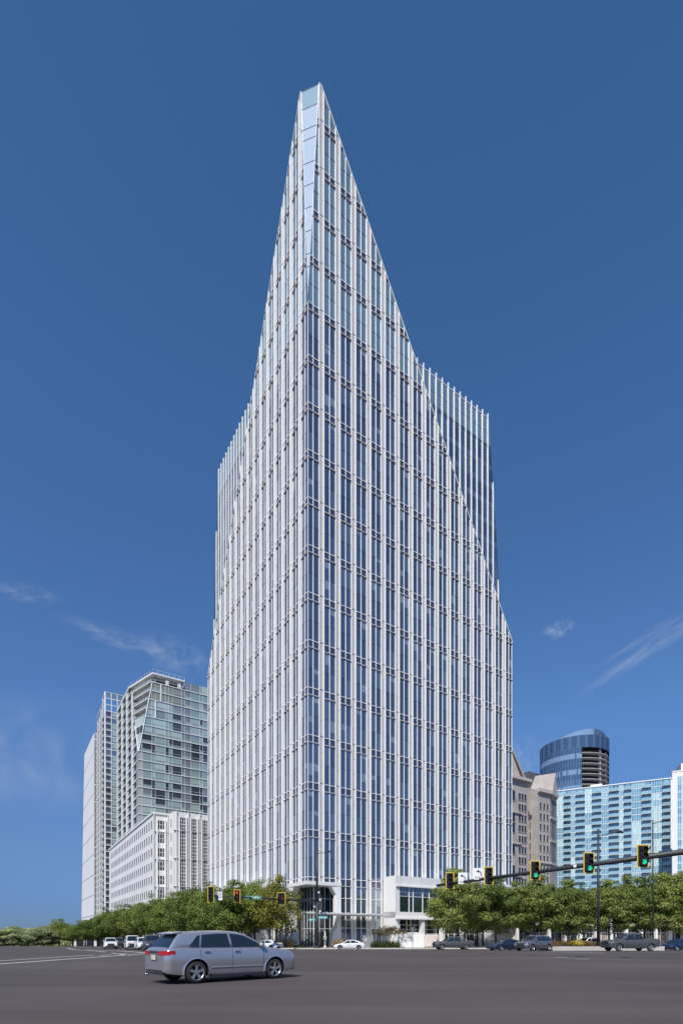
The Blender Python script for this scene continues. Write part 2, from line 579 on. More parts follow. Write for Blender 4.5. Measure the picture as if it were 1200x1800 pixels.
stripe('stop_line', [gl(150, 1670.2, 272, 1677.4)], 0.45)
stripe('lane_dash', [gl(176, 1680.2, 194, 1678.8), gl(206, 1677.6, 226, 1676.4)], 0.35)
stripe('crosswalk_line', [gl(962, 1673.6, 1062, 1676.4)], 0.5)
stripe('lane_dash', [gl(977, 1683.4, 1000, 1684.4), gl(1010, 1686.4, 1036, 1686.9)], 0.3)
stripe('gutter_line', [((-4, 80.7), (60, 82.4))], 0.35)

# ================================================================ THE TOWER
C0 = (-0.0641 * 88, 88.0)
FR, FL = frR(*C0), frL(*C0)
tower = thing('office_tower', 'tall white and blue glass office tower with a sharp slanted spire', 'tower', (C0[0], C0[1], 0))
tower.location = (0, 0, 0)
SL = 1.636
ZA = 146.9
W = 51.5
def zdiag(t): return ZA - SL * (t - 2.55)
BASEZ = -0.9
def band_levels():
    zs = []
    for k in range(-1, 17):
        if k <= 10: z = 19.65 + 7.995 * k
        else: z = 108.5 + 8.12 * (k - 11)
        zs.append(z)
    return zs
BL = band_levels()
rnd = random.Random(5)
def face_poly(cap): return [(0, -20), (W, -20), (W, zdiag(W)), (2.55, ZA), (cap, ZA), (0, 108.3)]
def strip_lo(i, side):
    if i <= 1: return 10.9
    return BASEZ
PODR0, PODR1 = 15.6, 51.4
def tower_face(fr, side):
    cap = 2.1 if side == 'R' else 2.35
    poly = face_poly(cap)
    # backing wall of the screen
    mb = MB()
    lowp = [(0.9, 10.9), (W, 10.9), (W, zdiag(W)), (2.55, ZA - 0.2), (cap + 0.3, ZA - 0.2), (0.6, 108.3)]
    mb.prism(fr, lowp, -0.75, -0.28, M_white)
    mb.pbox(fr, 5.6, W, BASEZ - 3, 10.9, -0.75, -0.28, M_joint)
    mb.build('screen_wall', tower)
    # coping along the slanted edge
    mb = MB()
    th = 0.22
    mb.prism(fr, [(2.45, ZA), (W + 0.1, zdiag(W) - 0.05), (W + 0.1, zdiag(W) + th), (2.5, ZA + th)], -0.5, 0.16, M_fin)
    mb.build('coping', tower)
    # glass strips: corner one, 14 between piers, end one
    strips = [(0.0, 2.1)] + [(3.1 + 3.3 * k, 5.4 + 3.3 * k) for k in range(14)] + [(49.3, W)]
    for i, (a, b) in enumerate(strips):
        lo = strip_lo(i, side)
        mid = (a + b) / 2 if i not in (0,) else 0.98
        g = MB(); fm = MB()
        for (u0, u1) in ((a, mid), (mid, b)):
            prev = lo
            for k, zu in enumerate(BL):
                zl = zu - 1.28
                if zu <= lo: continue
                v0, v1 = prev, max(zl, lo)
                if v1 - v0 > 0.3:
                    hm = (v0 + v1) / 2
                    segs = ((v0, hm), (hm, v1)) if v1 - v0 > 5 else ((v0, v1),)
                    for (s0, s1) in segs:
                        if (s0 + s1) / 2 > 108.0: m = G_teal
                        else:
                            r = rnd.random()
                            m = G_blue[0] if r < 0.38 else G_blue[1] if r < 0.72 else G_blue[2] if r < 0.91 else G_blue[3]
                        if m is G_blue[3]:
                            # a blind part way down, its paleness also standing in for reflections
                            q = s0 + (s1 - s0) * rnd.uniform(0.35, 0.8)
                            pp = clip(rect(u0, u1, s0, q), poly)
                            g.sheet(fr, pp, 0, G_blue[1]) if len(pp) > 2 else None
                            pp = clip(rect(u0, u1, q, s1), poly)
                            g.sheet(fr, pp, 0, m) if len(pp) > 2 else None
                        else:
                            pp = clip(rect(u0, u1, s0, s1), poly)
                            if len(pp) > 2: g.sheet(fr, pp, 0, m)
                if zu > lo:
                    pp = clip(rect(u0, u1, max(zl, lo), zu), poly)
                    if len(pp) > 2: g.sheet(fr, pp, 0, G_sp)
                prev = zu
        # frame: mullion fin, transoms, projecting ledge
        def cp(r): return clip(r, poly)
        fm.prism(fr, cp(rect(mid - 0.05, mid + 0.05, lo, 150)), -0.05, 0.12, M_fin)
        if i == 0: fm.prism(fr, cp(rect(0, 0.07, lo, 108.3)), -0.05, 0.07, M_band)
        if i == 15: fm.prism(fr, cp(rect(W - 0.12, W, lo, 150)), -0.7, 0.1, M_fin)
        for zu in BL:
            if zu <= lo + 0.5: continue
            fm.prism(fr, cp(rect(a, b, zu - 0.08, zu + 0.02)), -0.02, 0.08, M_fin)
            fm.prism(fr, cp(rect(a, b, zu - 1.33, zu - 1.23)), -0.02, 0.20, M_band)
            fm.prism(fr, cp(rect(a, b, zu + 3.25, zu + 3.30)), 0.002, 0.03, G_sp)
            if rnd.random() < 0.0: pass
        if lo < 5:
            for z in (3.0, 5.5, 8.2): fm.prism(fr, rect(a, b, z, z + 0.1), -0.02, 0.12, M_fin)
        go = g.build('window_strip', tower, normals=False)
        fm.build('frame', go)
    # piers with a fin down each edge
    for k in range(15):
        t0 = 2.1 + 3.3 * k; t1 = t0 + 1.0
        lo = BASEZ if k > 0 else 10.9
        mb = MB()
        edges = [lo] + [z for z in BL if z > lo + 0.5] + [160]
        for j in range(len(edges) - 1):
            z0, z1 = edges[j], edges[j + 1]
            if j > 0: z0 += 0.19
            n = 3
            for q in range(n):
                y0 = z0 + (z1 - z0) * q / n; y1 = z0 + (z1 - z0) * (q + 1) / n - 0.035
                mb.prism(fr, clip(rect(t0 + 0.12, t1 - 0.12, y0, y1), poly), -0.25, 0.05, M_pier)
            if j > 0:
                pass
        mb.prism(fr, clip(rect(t0 + 0.12, t1 - 0.12, lo, 160), poly), -0.25, 0.025, M_joint)
        po = mb.build('pier', tower)
        fm = MB()
        for (u0, u1) in ((t0, t0 + 0.12), (t1 - 0.12, t1)):
            fm.prism(fr, clip(rect(u0, u1, lo, 160), poly), -0.05, 0.235, M_fin)
        fm.build('fin', po)
tower_face(FR, 'R'); tower_face(FL, 'L')

# the narrow chamfer of glass that widens to the top of the spire
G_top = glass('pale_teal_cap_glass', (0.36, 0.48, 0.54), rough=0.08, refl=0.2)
mb = MB(); fm = MB()
def cham(z, side, off=0.0):
    k = (z - 108.3) / (ZA - 108.3)
    return FR.p(2.1 * k, z, off) if side == 'R' else FL.p(2.35 * k, z, off)
lv = [108.3, 110.9, 114.6, 116.9, 121, 125.2, 129.3, 133.3, 137.6, 139.6, 143.4, ZA - 0.1]
for i in range(len(lv) - 1):
    a, b = lv[i], lv[i + 1]
    m = G_top if i == len(lv) - 2 else G_facet
    if i == 0: mb.poly([cham(a, 'R'), cham(b, 'R'), cham(b, 'L')], m)
    else: mb.poly([cham(a, 'L'), cham(a, 'R'), cham(b, 'R'), cham(b, 'L')], m)
    fm.bar(cham(b, 'L', 0.02), cham(b, 'R', 0.02), 0.06, M_fin, n=4, smooth=False)
fm.bar(cham(108.3, 'L'), cham(ZA, 'L'), 0.06, M_fin, n=4)
fm.bar(cham(108.3, 'R'), cham(ZA, 'R'), 0.06, M_fin, n=4)
fo = mb.build('corner_facet', tower, normals=False)
fm.build('frame', fo)

# upper block standing behind the screens, its far corners cut back
ZR = 112.6
def corefoot(z):
    c = 3.3 + max(0, (z - 66.0)) * 0.084
    def pl(t, s): return (C0[0] + DR[0] * t + DL[0] * s, C0[1] + DR[1] * t + DL[1] * s)
    e = 0.45
    return [pl(e, e), pl(W - c, e), pl(W, c * 1.6), pl(W, W), pl(c * 1.6, W), pl(e, W - c)]
mb = MB()
zl = [10.9, 20, 40, 60, 66] + [70 + 4 * k for k in range(9)] + [106, ZR]
zl = sorted(set(zl))
for i in range(len(zl) - 1):
    A = corefoot(zl[i]) if zl[i] >= 60 else corefoot(60); B = corefoot(zl[i + 1]) if zl[i + 1] >= 60 else corefoot(60)
    for k in range(6):
        j = (k + 1) % 6
        a0, a1, b0, b1 = A[k], A[j], B[k], B[j]
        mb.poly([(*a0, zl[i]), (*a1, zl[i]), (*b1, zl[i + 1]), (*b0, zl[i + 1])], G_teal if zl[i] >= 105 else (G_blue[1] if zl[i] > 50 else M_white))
mb.poly([(*p, ZR - 1.0) for p in corefoot(ZR)], M_roof)
core = mb.build('upper_block', tower, normals=False)
mb = MB()
def plq(t, s): return (C0[0] + DR[0] * t + DL[0] * s, C0[1] + DR[1] * t + DL[1] * s)
mb.extrude([plq(2.8, 2.8), plq(6.6, 2.8), plq(6.6, 0.8), plq(W, 0.8), plq(W, W), plq(0.8, W), plq(0.8, 6.6), plq(2.8, 6.6)], -4, 10.9, M_joint)
mb.build('lower_block', tower)
for fr, nm in ((FR, 'R'), (FL, 'L')):
    tt = 2.55 + (ZA - ZR) / SL
    poly = [(W - 3.3, zdiag(W - 3.3)), (W - 3.3 - (ZR - 66) * 0.084, ZR), (tt, ZR)]
    g = MB()
    z = 66.0
    lev = [66.0 + 3.998 * k for k in range(11)] + [106.3]
    for k in range(len(lev)):
        z0 = lev[k]
        z1 = lev[k + 1] if k + 1 < len(lev) else ZR
        for q in range(31):
            t0 = 0.98 + 1.65 * q; t1 = t0 + 1.65
            if z0 > zdiag(t0) + 9 or True:
                if z1 < zdiag(t1) - 1: continue
                if z0 >= 106:
                    zz = (z0, (z0 + z1) / 2, z1)
                    for s0, s1 in ((zz[0], zz[1] - 0.06), (zz[1], zz[2])):
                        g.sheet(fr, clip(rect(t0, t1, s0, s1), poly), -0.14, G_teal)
                else:
                    r = rnd.random()
                    m = G_blue[0] if r < 0.45 else G_blue[1] if r < 0.8 else G_blue[2]
                    g.sheet(fr, clip(rect(t0, t1, z0 + 0.9, z1 - 0.25), poly), -0.14, m)
                    g.sheet(fr, clip(rect(t0, t1, z0 - 0.2, z0 + 0.9), poly), -0.14, G_blue[2])
                    g.sheet(fr, clip(rect(t0, t1, z1 - 0.25, z1 - 0.2), poly), -0.135, G_sp)
    g.build('glass_wall', tower, normals=False)
    poly2 = [(0.9, 60), (W - 2.9, 60), (W - 3.35, 66), (W - 3.2 - (ZR + 1 - 66) * 0.084, ZR + 1), (0.9, ZR + 1)]
    for q in range(31):
        t = 0.98 + 1.65 * q + (0 if True else 0)
        zd = zdiag(t)
        if zd > ZR + 0.3 or t > W - 3.2: continue
        z0 = zd - 0.6
        pp = clip(rect(t - 0.085, t + 0.085, z0, ZR + 0.75), poly2)
        if len(pp) < 3: continue
        mb = MB(); mb.prism(fr, pp, -0.2, 0.06, M_fin)
        mb.build('fin', tower)
    mb = MB()
    mb.prism(fr, [(25, ZR - 0.15), (W - 3.3 - (ZR - 66) * 0.084, ZR - 0.15), (W - 3.3 - (ZR - 66) * 0.084, ZR + 0.05), (24, ZR + 0.05)], -0.3, -0.08, M_band)
    mb.build('parapet', tower)
mb = MB()
for (t, z) in ((8, 112), (14, 112), (20, 112)):
    for fr in (FR, FL):
        mb.bar(fr.p(t, zdiag(t) - 4, -0.7), fr.p(t + 2, ZR - 1, -9), 0.2, M_fin)
mb.build('spire_brace', tower)
# roof edges and end returns of the screens
for fr in (FR, FL):
    mb = MB()
    mb.pbox(fr, W - 0.02, W + 0.02, BASEZ - 3, zdiag(W), -4.0, 0.05, M_white)
    mb.build('end_return', tower)

# ---------------- street corner: slab, splayed columns, recessed glazing, doors
def pl(t, s): return (C0[0] + DR[0] * t + DL[0] * s, C0[1] + DR[1] * t + DL[1] * s)
mb = MB()
sl = [pl(-0.5, -0.5), pl(6.5, -0.5), pl(6.5, 0.2), pl(6.5, 6.5), pl(0.2, 6.5), pl(-0.5, 6.5)]
mb.extrude([pl(-0.5, -0.5), pl(6.4, -0.5), pl(6.4, 6.4), pl(-0.5, 6.4)], 10.3, 10.9, M_white)
mb.build('corner_slab', tower)
for fr in (FR, FL):
    mb = MB()
    mb.pbox(fr, 5.45, 6.35, BASEZ - 2, 10.3, -0.8, 0.45, M_white)
    mb.prism(fr, [(5.45, 8.7), (5.45, 10.3), (4.3, 10.3)], -0.8, 0.4, M_white)
    mb.prism(fr, [(5.45, BASEZ), (5.45, 3.2), (4.8, 2.4), (4.5, BASEZ)], -0.8, 0.4, M_white)
    mb.build('column', tower)
# recessed glass walls
FRr = Frame(*pl(0, 2.6), *DR, *NR); FLr = Frame(*pl(2.6, 0), *DL, *NL)
Cx = pl(2.6, 2.6)
for fr in (FRr, FLr):
    g = MB(); fm = MB()
    for q in range(5):
        t0 = 2.6 + q * 1.1
        for z0, z1 in ((BASEZ, 2.9), (3.0, 5.6), (5.7, 8.2), (8.3, 10.3)):
            g.sheet(fr, rect(t0, t0 + 1.05, z0, z1), 0.0, G_dark if rnd.random() < 0.45 else G_blue[2] if rnd.random() < 0.5 else G_green)
        fm.pbox(fr, t0 - 0.03, t0 + 0.05, BASEZ, 10.3, -0.02, 0.12, M_band)
    for z in (2.9, 5.6, 8.2): fm.pbox(fr, 2.6, 8.1, z, z + 0.1, -0.02, 0.08, M_band)
    go = g.build('lobby_glazing', tower, normals=False)
    fm.build('frame', go)
mb = MB()
for q in range(2):
    mb.pbox(FRr, 3.6 + q * 1.0, 4.5 + q * 1.0, BASEZ + 0.6, 2.4, 0.06, 0.12, G_dark)
mb.build('door', tower)
# canopy of glass on steel outriggers
M_frit = mat('fritted_canopy_glass', (0.55, 0.60, 0.56), 0.3)
mb = MB()
zc = 5.35
mb.hexa([FR.p(-1.8, zc, 0.6), FR.p(13.6, zc, 0.6), FR.p(13.9, zc, 4.6), FR.p(-3.0, zc, 4.6), FR.p(-1.8, zc + 0.06, 0.6), FR.p(13.6, zc + 0.06, 0.6), FR.p(13.9, zc + 0.06, 4.6), FR.p(-3.0, zc + 0.06, 4.6)], M_frit)
cn = mb.build('canopy', tower)
mb = MB()
for q in range(12):
    t = -1.6 + q * 1.38
    mb.bar(FR.p(t, zc + 0.12, 0.1), FR.p(t, zc + 0.12, 4.7), 0.05, M_band, n=4)
for o in (0.6, 2.6, 4.65): mb.pbox(FR, -2.8, 13.9, zc - 0.18, zc + 0.02, o, o + 0.12, M_band)
mb.build('canopy_frame', cn)

# ---------------- podium wings
def podium(fr, t0, t1, out, zt, bottom=BASEZ - 3):
    P = MB()
    P.pbox(fr, t0, t1, 10.7, zt, 0.4, out, M_white)
    P.pbox(fr, t0, t0 + 1.0, bottom, 10.7, 0.4, out, M_white)
    P.pbox(fr, t1 - 1.0, t1, bottom, 10.7, 0.4, out, M_white)
    P.pbox(fr, t0, t1, 4.9, 6.0, 0.5, out - 0.02, M_white)
    P.pbox(fr, t0 + 0.02, t1 - 0.02, 4.65, 4.9, 0.5, out + 0.6, M_white)
    P.pbox(fr, t0 + 0.02, t1 - 0.02, 10.5, 10.72, 0.5, out + 0.35, M_white)
    for q in range(int((t1 - t0) / 2.4)):
        P.pbox(fr, t0 + 2.4 * q + 1.2, t0 + 2.4 * q + 1.23, 10.75, zt + 0.002, out - 0.02, out + 0.004, M_joint)
    po = P.build('podium_wing', tower)
    x = t0 + 1.0; k = 0
    while x < t1 - 1.2:
        w = (2.3, 0.95, 2.3, 1.6)[k % 4]
        w = min(w, t1 - 1.0 - x)
        g = MB()
        for z0, z1 in ((6.0, 8.8), (8.85, 9.6), (9.65, 10.5)):
            g.sheet(fr, rect(x + 0.06, x + w - 0.06, z0, z1), out - 0.25, G_green if z0 < 8 else G_blue[0])
        for z0, z1 in ((BASEZ, 2.0), (2.1, 2.85), (2.95, 3.65), (3.75, 4.65)):
            g.sheet(fr, rect(x + 0.06, x + w - 0.06, z0, z1), out - 0.9, G_dark)
        go = g.build('window', tower, normals=False)
        fm = MB()
        fm.pbox(fr, x - 0.06, x + 0.06, 6.0, 10.5, out - 0.3, out - 0.12, M_fin)
        fm.pbox(fr, x - 0.06, x + 0.06, BASEZ, 4.65, out - 0.95, out - 0.8, M_fin)
        for z in (8.8, 9.6): fm.pbox(fr, x + 0.06, x + w - 0.06, z, z + 0.07, out - 0.28, out - 0.16, M_fin)
        for z in (2.0, 2.85, 3.65): fm.pbox(fr, x + 0.06, x + w - 0.06, z, z + 0.08, out - 0.93, out - 0.84, M_fin)
        fm.build('frame', go)
        x += w; k += 1
    return po
podium(FR, PODR0, PODR1, 3.9, 12.45)
podium(FL, 15.0, 48.0, 3.6, 12.2)
# shop fronts at street level of the right wing: white columns and bright interiors
M_shopin = mat('lit_shop_goods', (0.45, 0.36, 0.33), 0.8, noise=0.6, nscale=1.1, color2=(0.10, 0.09, 0.10))
for q in range(6):
    t = PODR0 + 6 + q * 5.0
    mb = MB()
    mb.pbox(FR, t, t + 0.7, BASEZ - 2, 4.63, 3.3, 4.2, M_white)
    mb.build('arcade_column', tower)
# ================================================================ THE OTHER BUILDINGS
rb = random.Random(11)
G_condo = [glass('condo_glass_%s' % w, c, refl=r, island=0.15) for w, c, r in (
    ('pale', (0.40, 0.50, 0.45), 0.15), ('green', (0.28, 0.38, 0.34), 0.16), ('olive', (0.24, 0.26, 0.20), 0.10), ('dark', (0.045, 0.055, 0.06), 0.12), ('grey', (0.20, 0.23, 0.23), 0.15))]
M_slabw = mat('white_slab_edge', (0.72, 0.73, 0.72), 0.6)
M_grey = mat('grey_render', (0.42, 0.42, 0.42), 0.75, noise=0.08, nscale=0.4)
M_punch = glass('small_dark_window', (0.03, 0.035, 0.04), refl=0.10)
DEEP = -12

# ---- white office block with small punched windows, left of the tower (D)
DX, DY = at(270, 140)
D_L, D_R = frL(DX, DY), frR(DX, DY)
D_H = ztop(1431, 140)
blockD = thing('office_block', 'low white office block with rows of small punched windows and dark window columns', 'office building')
sD = D_L.t_at(192)
mb = MB()
def plD(t, s, X=None): return (DX + DR[0] * t + DL[0] * s, DY + DR[1] * t + DL[1] * s)
mb.extrude([plD(0, 0), plD(26, 0), plD(26, sD), plD(0, sD)], DEEP, D_H, M_white, M_roof)
mb.build('wall', blockD)
mb = MB()
mb.extrude([plD(-0.3, -0.3), plD(26, -0.3), plD(26, sD), plD(-0.3, sD)], D_H, D_H + 0.5, M_white, M_roof)
mb.build('parapet', blockD)
rows = [D_H - 3.4 - 3.72 * k for k in range(10)]
def punched(fr, t, z, w, h, root, name='window', panes=1, m=None, sub=True):
    M_band = MATS['beige_stone_trim'] if root.name.startswith('stone') else MATS['light_band_metal']
    if root.name.startswith('stone'): w *= 1.25; h *= 1.12
    g = MB()
    g.sheet(fr, rect(t - w / 2, t + w / 2, z, z + h), 0.012, m or M_punch)
    go = g.build(name, root, normals=False)
    f = MB()
    f.pbox(fr, t - w / 2 - 0.08, t - w / 2, z - 0.08, z + h + 0.08, 0.0, 0.04, M_band)
    f.pbox(fr, t + w / 2, t + w / 2 + 0.08, z - 0.08, z + h + 0.08, 0.0, 0.04, M_band)
    f.pbox(fr, t - w / 2, t + w / 2, z + h, z + h + 0.08, 0.0, 0.16, M_band)
    f.pbox(fr, t - w / 2, t + w / 2, z - 0.1, z, 0.0, 0.2, M_band)
    for q in range(1, panes): f.pbox(fr, t - w / 2 + w * q / panes - 0.04, t - w / 2 + w * q / panes + 0.04, z, z + h, 0.0, 0.1, M_fin)
    f.build('frame', go)
    return go
cols = [2.2 + 2.75 * i for i in range(int((sD - 3) / 2.75))]
stuff = MB()
n = 0
for i, s_ in enumerate(cols):
    for z in rows:
        if n < 92:
            punched(D_L, s_, z, 1.05, 1.75, blockD); n += 1
        else:
            stuff.sheet(D_L, rect(s_ - 0.62, s_ + 0.62, z, z + 1.75), 0.012, M_punch)
            stuff.pbox(D_L, s_ - 0.7, s_ - 0.62, z - 0.1, z + 1.85, 0, 0.04, M_band)
            stuff.pbox(D_L, s_ - 0.62, s_ + 0.62, z - 0.1, z, 0, 0.2, M_band)
tag(stuff.build('far_windows', blockD, normals=False), kind='stuff')
# street face: one window column, then a taller projecting volume with three columns
t1a, t1b = D_R.t_at(276), D_R.t_at(290)
def wincol(fr, a, b, z0, z1, fl, root, nx=3, solid=True, m=M_punch, band=1.4, offs=0.012):
    g = MB(); f = MB()
    z = z1
    while z > z0:
        zb = z - fl
        g.sheet(fr, rect(a, b, zb + (band if solid else 0.1), z), offs, m)
        if solid: f.pbox(fr, a, b, zb - 0.02, zb + band, 0, 0.06, M_white)
        else: f.pbox(fr, a, b, zb - 0.02, zb + 0.12, 0, 0.1, M_fin)
        f.pbox(fr, a, b, (zb + z + band * solid) / 2, (zb + z + band * solid) / 2 + 0.08, 0.0, 0.07, M_fin)
        z -= fl
    for q in range(1, nx):
        u = a + (b - a) * q / nx
        f.pbox(fr, u - 0.05, u + 0.05, z0, z1, 0, 0.12, M_fin)
    for u in (a, b): f.pbox(fr, u - 0.22, u + 0.1, z0, z1 + 0.4, 0, 0.45, M_fin)
    go = g.build('window_column', root, normals=False)
    f.build('frame', go)
wincol(D_R, t1a, t1b, -2, D_H - 1.6, 3.72, blockD, nx=3)
for a_ in (t1a - 1.0, t1b + 0.6):
    mb = MB(); mb.pbox(D_R, a_, a_ + 0.3, DEEP, D_H, 0, 0.3, M_band); mb.build('pilaster', blockD)
# projecting volume
ta = D_R.t_at(297)
e = 0.0
for k in range(400):
    e = k * 0.05
    p = D_R.p(ta, 0, e)
    if 600 + p[0] / p[1] * F > 305: break
P0 = D_R.p(ta, 0, e)
D2R, D2L = frR(P0[0], P0[1]), frL(P0[0], P0[1])
H2 = D2R.z_at(310, 1427)
mb = MB()
def pl2(t, s): return (P0[0] + DR[0] * t + DL[0] * s, P0[1] + DR[1] * t + DL[1] * s)
tw = D2R.t_at(372)
mb.extrude([pl2(0, 0), pl2(tw, 0), pl2(tw, 10), pl2(0, 10)], DEEP, H2, M_white, M_roof)
mb.build('wing', blockD)
for (a, b) in ((315, 327.5), (335, 347), (354.5, 366)):
    wincol(D2R, D2R.t_at(a), D2R.t_at(b), -2, H2 - 1.4, 1.86, blockD, nx=3, solid=False)
for px in (310, 331, 351):
    mb = MB(); a_ = D2R.t_at(px); mb.pbox(D2R, a_ - 0.14, a_ + 0.14, DEEP, H2 + 0.2, 0, 0.35, M_band); mb.build('pilaster', blockD)
for z in rows:
    punched(D2L, e * 0.5, z, 0.7, 1.9, blockD)
mb = MB()
for k in range(9):
    z = H2 - 5.0 - 3.72 * k * 1.0
    if k % 2 == 0:
        mb.pbox(D2R, 0, tw, z, z + 0.12, 0.0, 0.42, M_band); mb.pbox(D_R, 0, ta, z, z + 0.12, 0.0, 0.42, M_band)
mb.build('ledge', blockD)

# ---- condominium tower with the folded corner (C)
CX, CY = at(244, 200)
C_R, C_L = frR(CX, CY), frL(CX, CY)
condo = thing('condominium_tower', 'pale green glass residential tower with white floor edges and a faceted corner of terraces', 'apartment building')
def plC(t, s): return (CX + DR[0] * t + DL[0] * s, CY + DR[1] * t + DL[1] * s)
CH_, CB_ = 104.0, 72.6
TR, SLN = 36.0, 47.0
def cfac(z): return max(0.0, (z - CB_) / (CH_ - CB_))
def footC(z, inset=0.0, cr=0.0):
    f = cfac(z)
    a = 5.0 * f + cr; b = 17.3 * f + cr * 2.5
    i = inset
    if f <= 0 and cr <= 0: return [plC(i, i), plC(TR - i, i), plC(TR - i, SLN - i), plC(i, SLN - i)]
    return [plC(a + i * 0.3, i), plC(TR - i, i), plC(TR - i, SLN - i), plC(i, SLN - i), plC(i, b + i * 0.3)]
FLH = 3.45
nfl = 34
WBS = {}
for k in range(nfl):
    z0 = CH_ - 3.6 - FLH * k
    if z0 < -10: break
    z1 = z0 + FLH
    # floor plate with its white edge
    mb = MB()
    mb.extrude(footC(z0, -0.22), z0 - 0.16, z0 + 0.12, M_slabw)
    mb.build('floor_slab', condo)
    g = MB(); f = MB()
    fc = cfac((z0 + z1) / 2)
    a = 5.0 * fc
    top = k == 0
    # right hand curtain wall
    t = a + 0.1; q = 0
    edges = [0.0, 2.3, 3.4, 8.2, 9.4, 12.6, 14.2, 18.6, 20.0, 23.4, 25.0, 28.5, 30.0, 36.0]
    edges = [0.0, 1.2, 4.8, 6.1, 9.9, 11.3, 12.6, 16.2, 17.6, 20.0, 23.6, 24.8, 28.4, 29.7, 33.2, 36.0]
    for i in range(len(edges) - 1):
        u0, u1 = max(edges[i], a), edges[i + 1]
        if u1 - u0 < 0.25: continue
        if top and i < 8: continue
        big = (edges[i + 1] - edges[i]) > 2.0
        r = rb.random()
        darkrow = (k == 7 and r < 0.7) or (k == 8 and r < 0.4) or (k in (12, 13) and r < 0.75) or (k == 14 and r < 0.3) or (k in (10, 17, 20, 23) and r < 0.3)
        if i in (7, 8): m = G_condo[4]
        elif darkrow: m = G_condo[3]
        elif k < 3 and u0 < 14: m = G_condo[2]
        else: m = G_condo[0] if r < 0.42 else G_condo[1] if r < 0.88 else G_condo[3] if r < 0.92 else G_condo[4]
        g.sheet(C_R, rect(u0 + 0.05, u1 - 0.05, z0 + 1.15, z1 - 0.16), -0.02, m)
        g.sheet(C_R, rect(u0 + 0.05, u1 - 0.05, z0 + 0.12, z0 + 1.1), -0.02, m if rb.random() < 0.6 else G_condo[1])
        f.pbox(C_R, u1 - 0.05, u1 + 0.05, z0 + 0.12, z1 - 0.16, -0.1, 0.08, M_slabw)
    f.pbox(C_R, a + 0.1, TR, z0 + 1.09, z0 + 1.16, -0.04, 0.05, M_slabw)
    if top:
        for u in (5.5, 10.2): f.pbox(C_R, a + u, a + u + 1.1, z0 + 0.12, z1 - 0.1, -1.2, -0.3, M_slabw)
        g.sheet(C_R, rect(a, 17, z0 + 0.12, z1), -4.2, G_condo[3])
    go = g.build('window_band', condo, normals=False)
    f.build('frame', go)
    # left side: three recessed stacks of balconies between pale fins
    g = MB()
    b = 17.3 * fc
    for (u0, u1) in ((4.5, 9.0), (14, 20), (25, 31), (36, 42)):
        if u1 < b + 1: continue
        u0 = max(u0, b + 0.4)
        bm_ = MB()
        bm_.sheet(C_L, rect(u0, u1, z0 + 0.12, z1 - 0.16), -0.22, G_condo[3])
        bm_.pbox(C_L, u0, u1, z0 + 0.12, z0 + 0.95, -0.12, -0.06, M_grey)
        bm_.build('balcony', condo, normals=False)
    us = [b, 4.5, 9.0, 14, 20, 25, 31, 36, 42, SLN]
    for i in range(0, len(us) - 1):
        if i % 2 == 0:
            u0, u1 = max(us[i], b), us[i + 1]
            if u1 - u0 < 0.3: continue
            wb = WBS.setdefault(i, MB())
            wb.pbox(C_L, u0, u1, z0, z1, -1.6, 0.0, M_grey)
            wb.sheet(C_L, rect(u0 + 0.4, u1 - 0.5, z0 + 0.6, z1 - 0.7), 0.01, G_condo[1])
    # the folded corner
    if fc > 0.01:
        A, B_ = plC(5.0 * fc, 0), plC(0, 17.3 * fc)
        d = Vector((B_[0] - A[0], B_[1] - A[1])); L = d.length; d.normalize()
        ff = Frame(A[0], A[1], d.x, d.y, d.y, -d.x)
        if dot2((ff.n[0], ff.n[1]), (NR[0] + NL[0], NR[1] + NL[1])) < 0: ff = Frame(A[0], A[1], d.x, d.y, -d.y, d.x)
        c = MB()
        if k < 5:
            c.sheet(ff, rect(0.3, L, z0 + 0.12, z1 - 0.16), -1.9, G_condo[3] if k else M_grey)
            q = 0.0
            while q < L:
                c.pbox(ff, q, q + 0.08, z0 + 0.12, z0 + 1.2, 0.05, 0.12, M_slabw); q += 1.9
            c.pbox(ff, 0, L, z0 + 1.15, z0 + 1.24, 0.05, 0.12, M_slabw)
            c.sheet(ff, rect(0, L, z0 + 0.12, z0 + 1.15), 0.07, G_condo[4])
            c.build('terrace', condo, normals=False)
        else:
            q = 0.0
            while q < L - 0.2:
                q1 = min(L, q + 2.2)
                c.sheet(ff, rect(q + 0.05, q1 - 0.05, z0 + 0.12, z1 - 0.16), 0.0, G_condo[0] if k % 3 else G_condo[3])
                c.pbox(ff, q1 - 0.05, q1 + 0.05, z0 + 0.12, z1 - 0.16, -0.05, 0.08, M_slabw)
                q += 2.2
            c.build('corner_glazing', condo, normals=False)
for w_ in WBS.values(): w_.build('side_wall', condo, normals=False)
# dark inner core so that nothing shows through, then roof and white edge beams
mb = MB()
mb.extrude(footC(CB_ - 1, 0.3), DEEP, CB_ - 1, M_grey)
for i in range(8):
    za, zb = CB_ - 1 + i * 3.2, CB_ - 1 + (i + 1) * 3.2
    mb.extrude(footC(zb, 2.1, 1.5), za, min(zb, CH_ - 3.7), M_grey)
mb.extrude([plC(18, 0.3), plC(TR, 0.3), plC(TR, SLN), plC(18, SLN)], CH_ - 8, CH_ - 0.3, M_grey)
mb.build('wall', condo)
mb = MB()
mb.extrude([plC(5.0, -0.3), plC(17.4, -0.3), plC(17.4, SLN), plC(-0.3, SLN), plC(-0.3, 17.3)], CH_ - 0.5, CH_ + 0.1, M_slabw)
mb.build('roof_slab', condo)
mb = MB()
pts = [plC(17.4, -0.2), plC(5.0, -0.2), plC(-0.2, 17.3), plC(-0.2, SLN)]
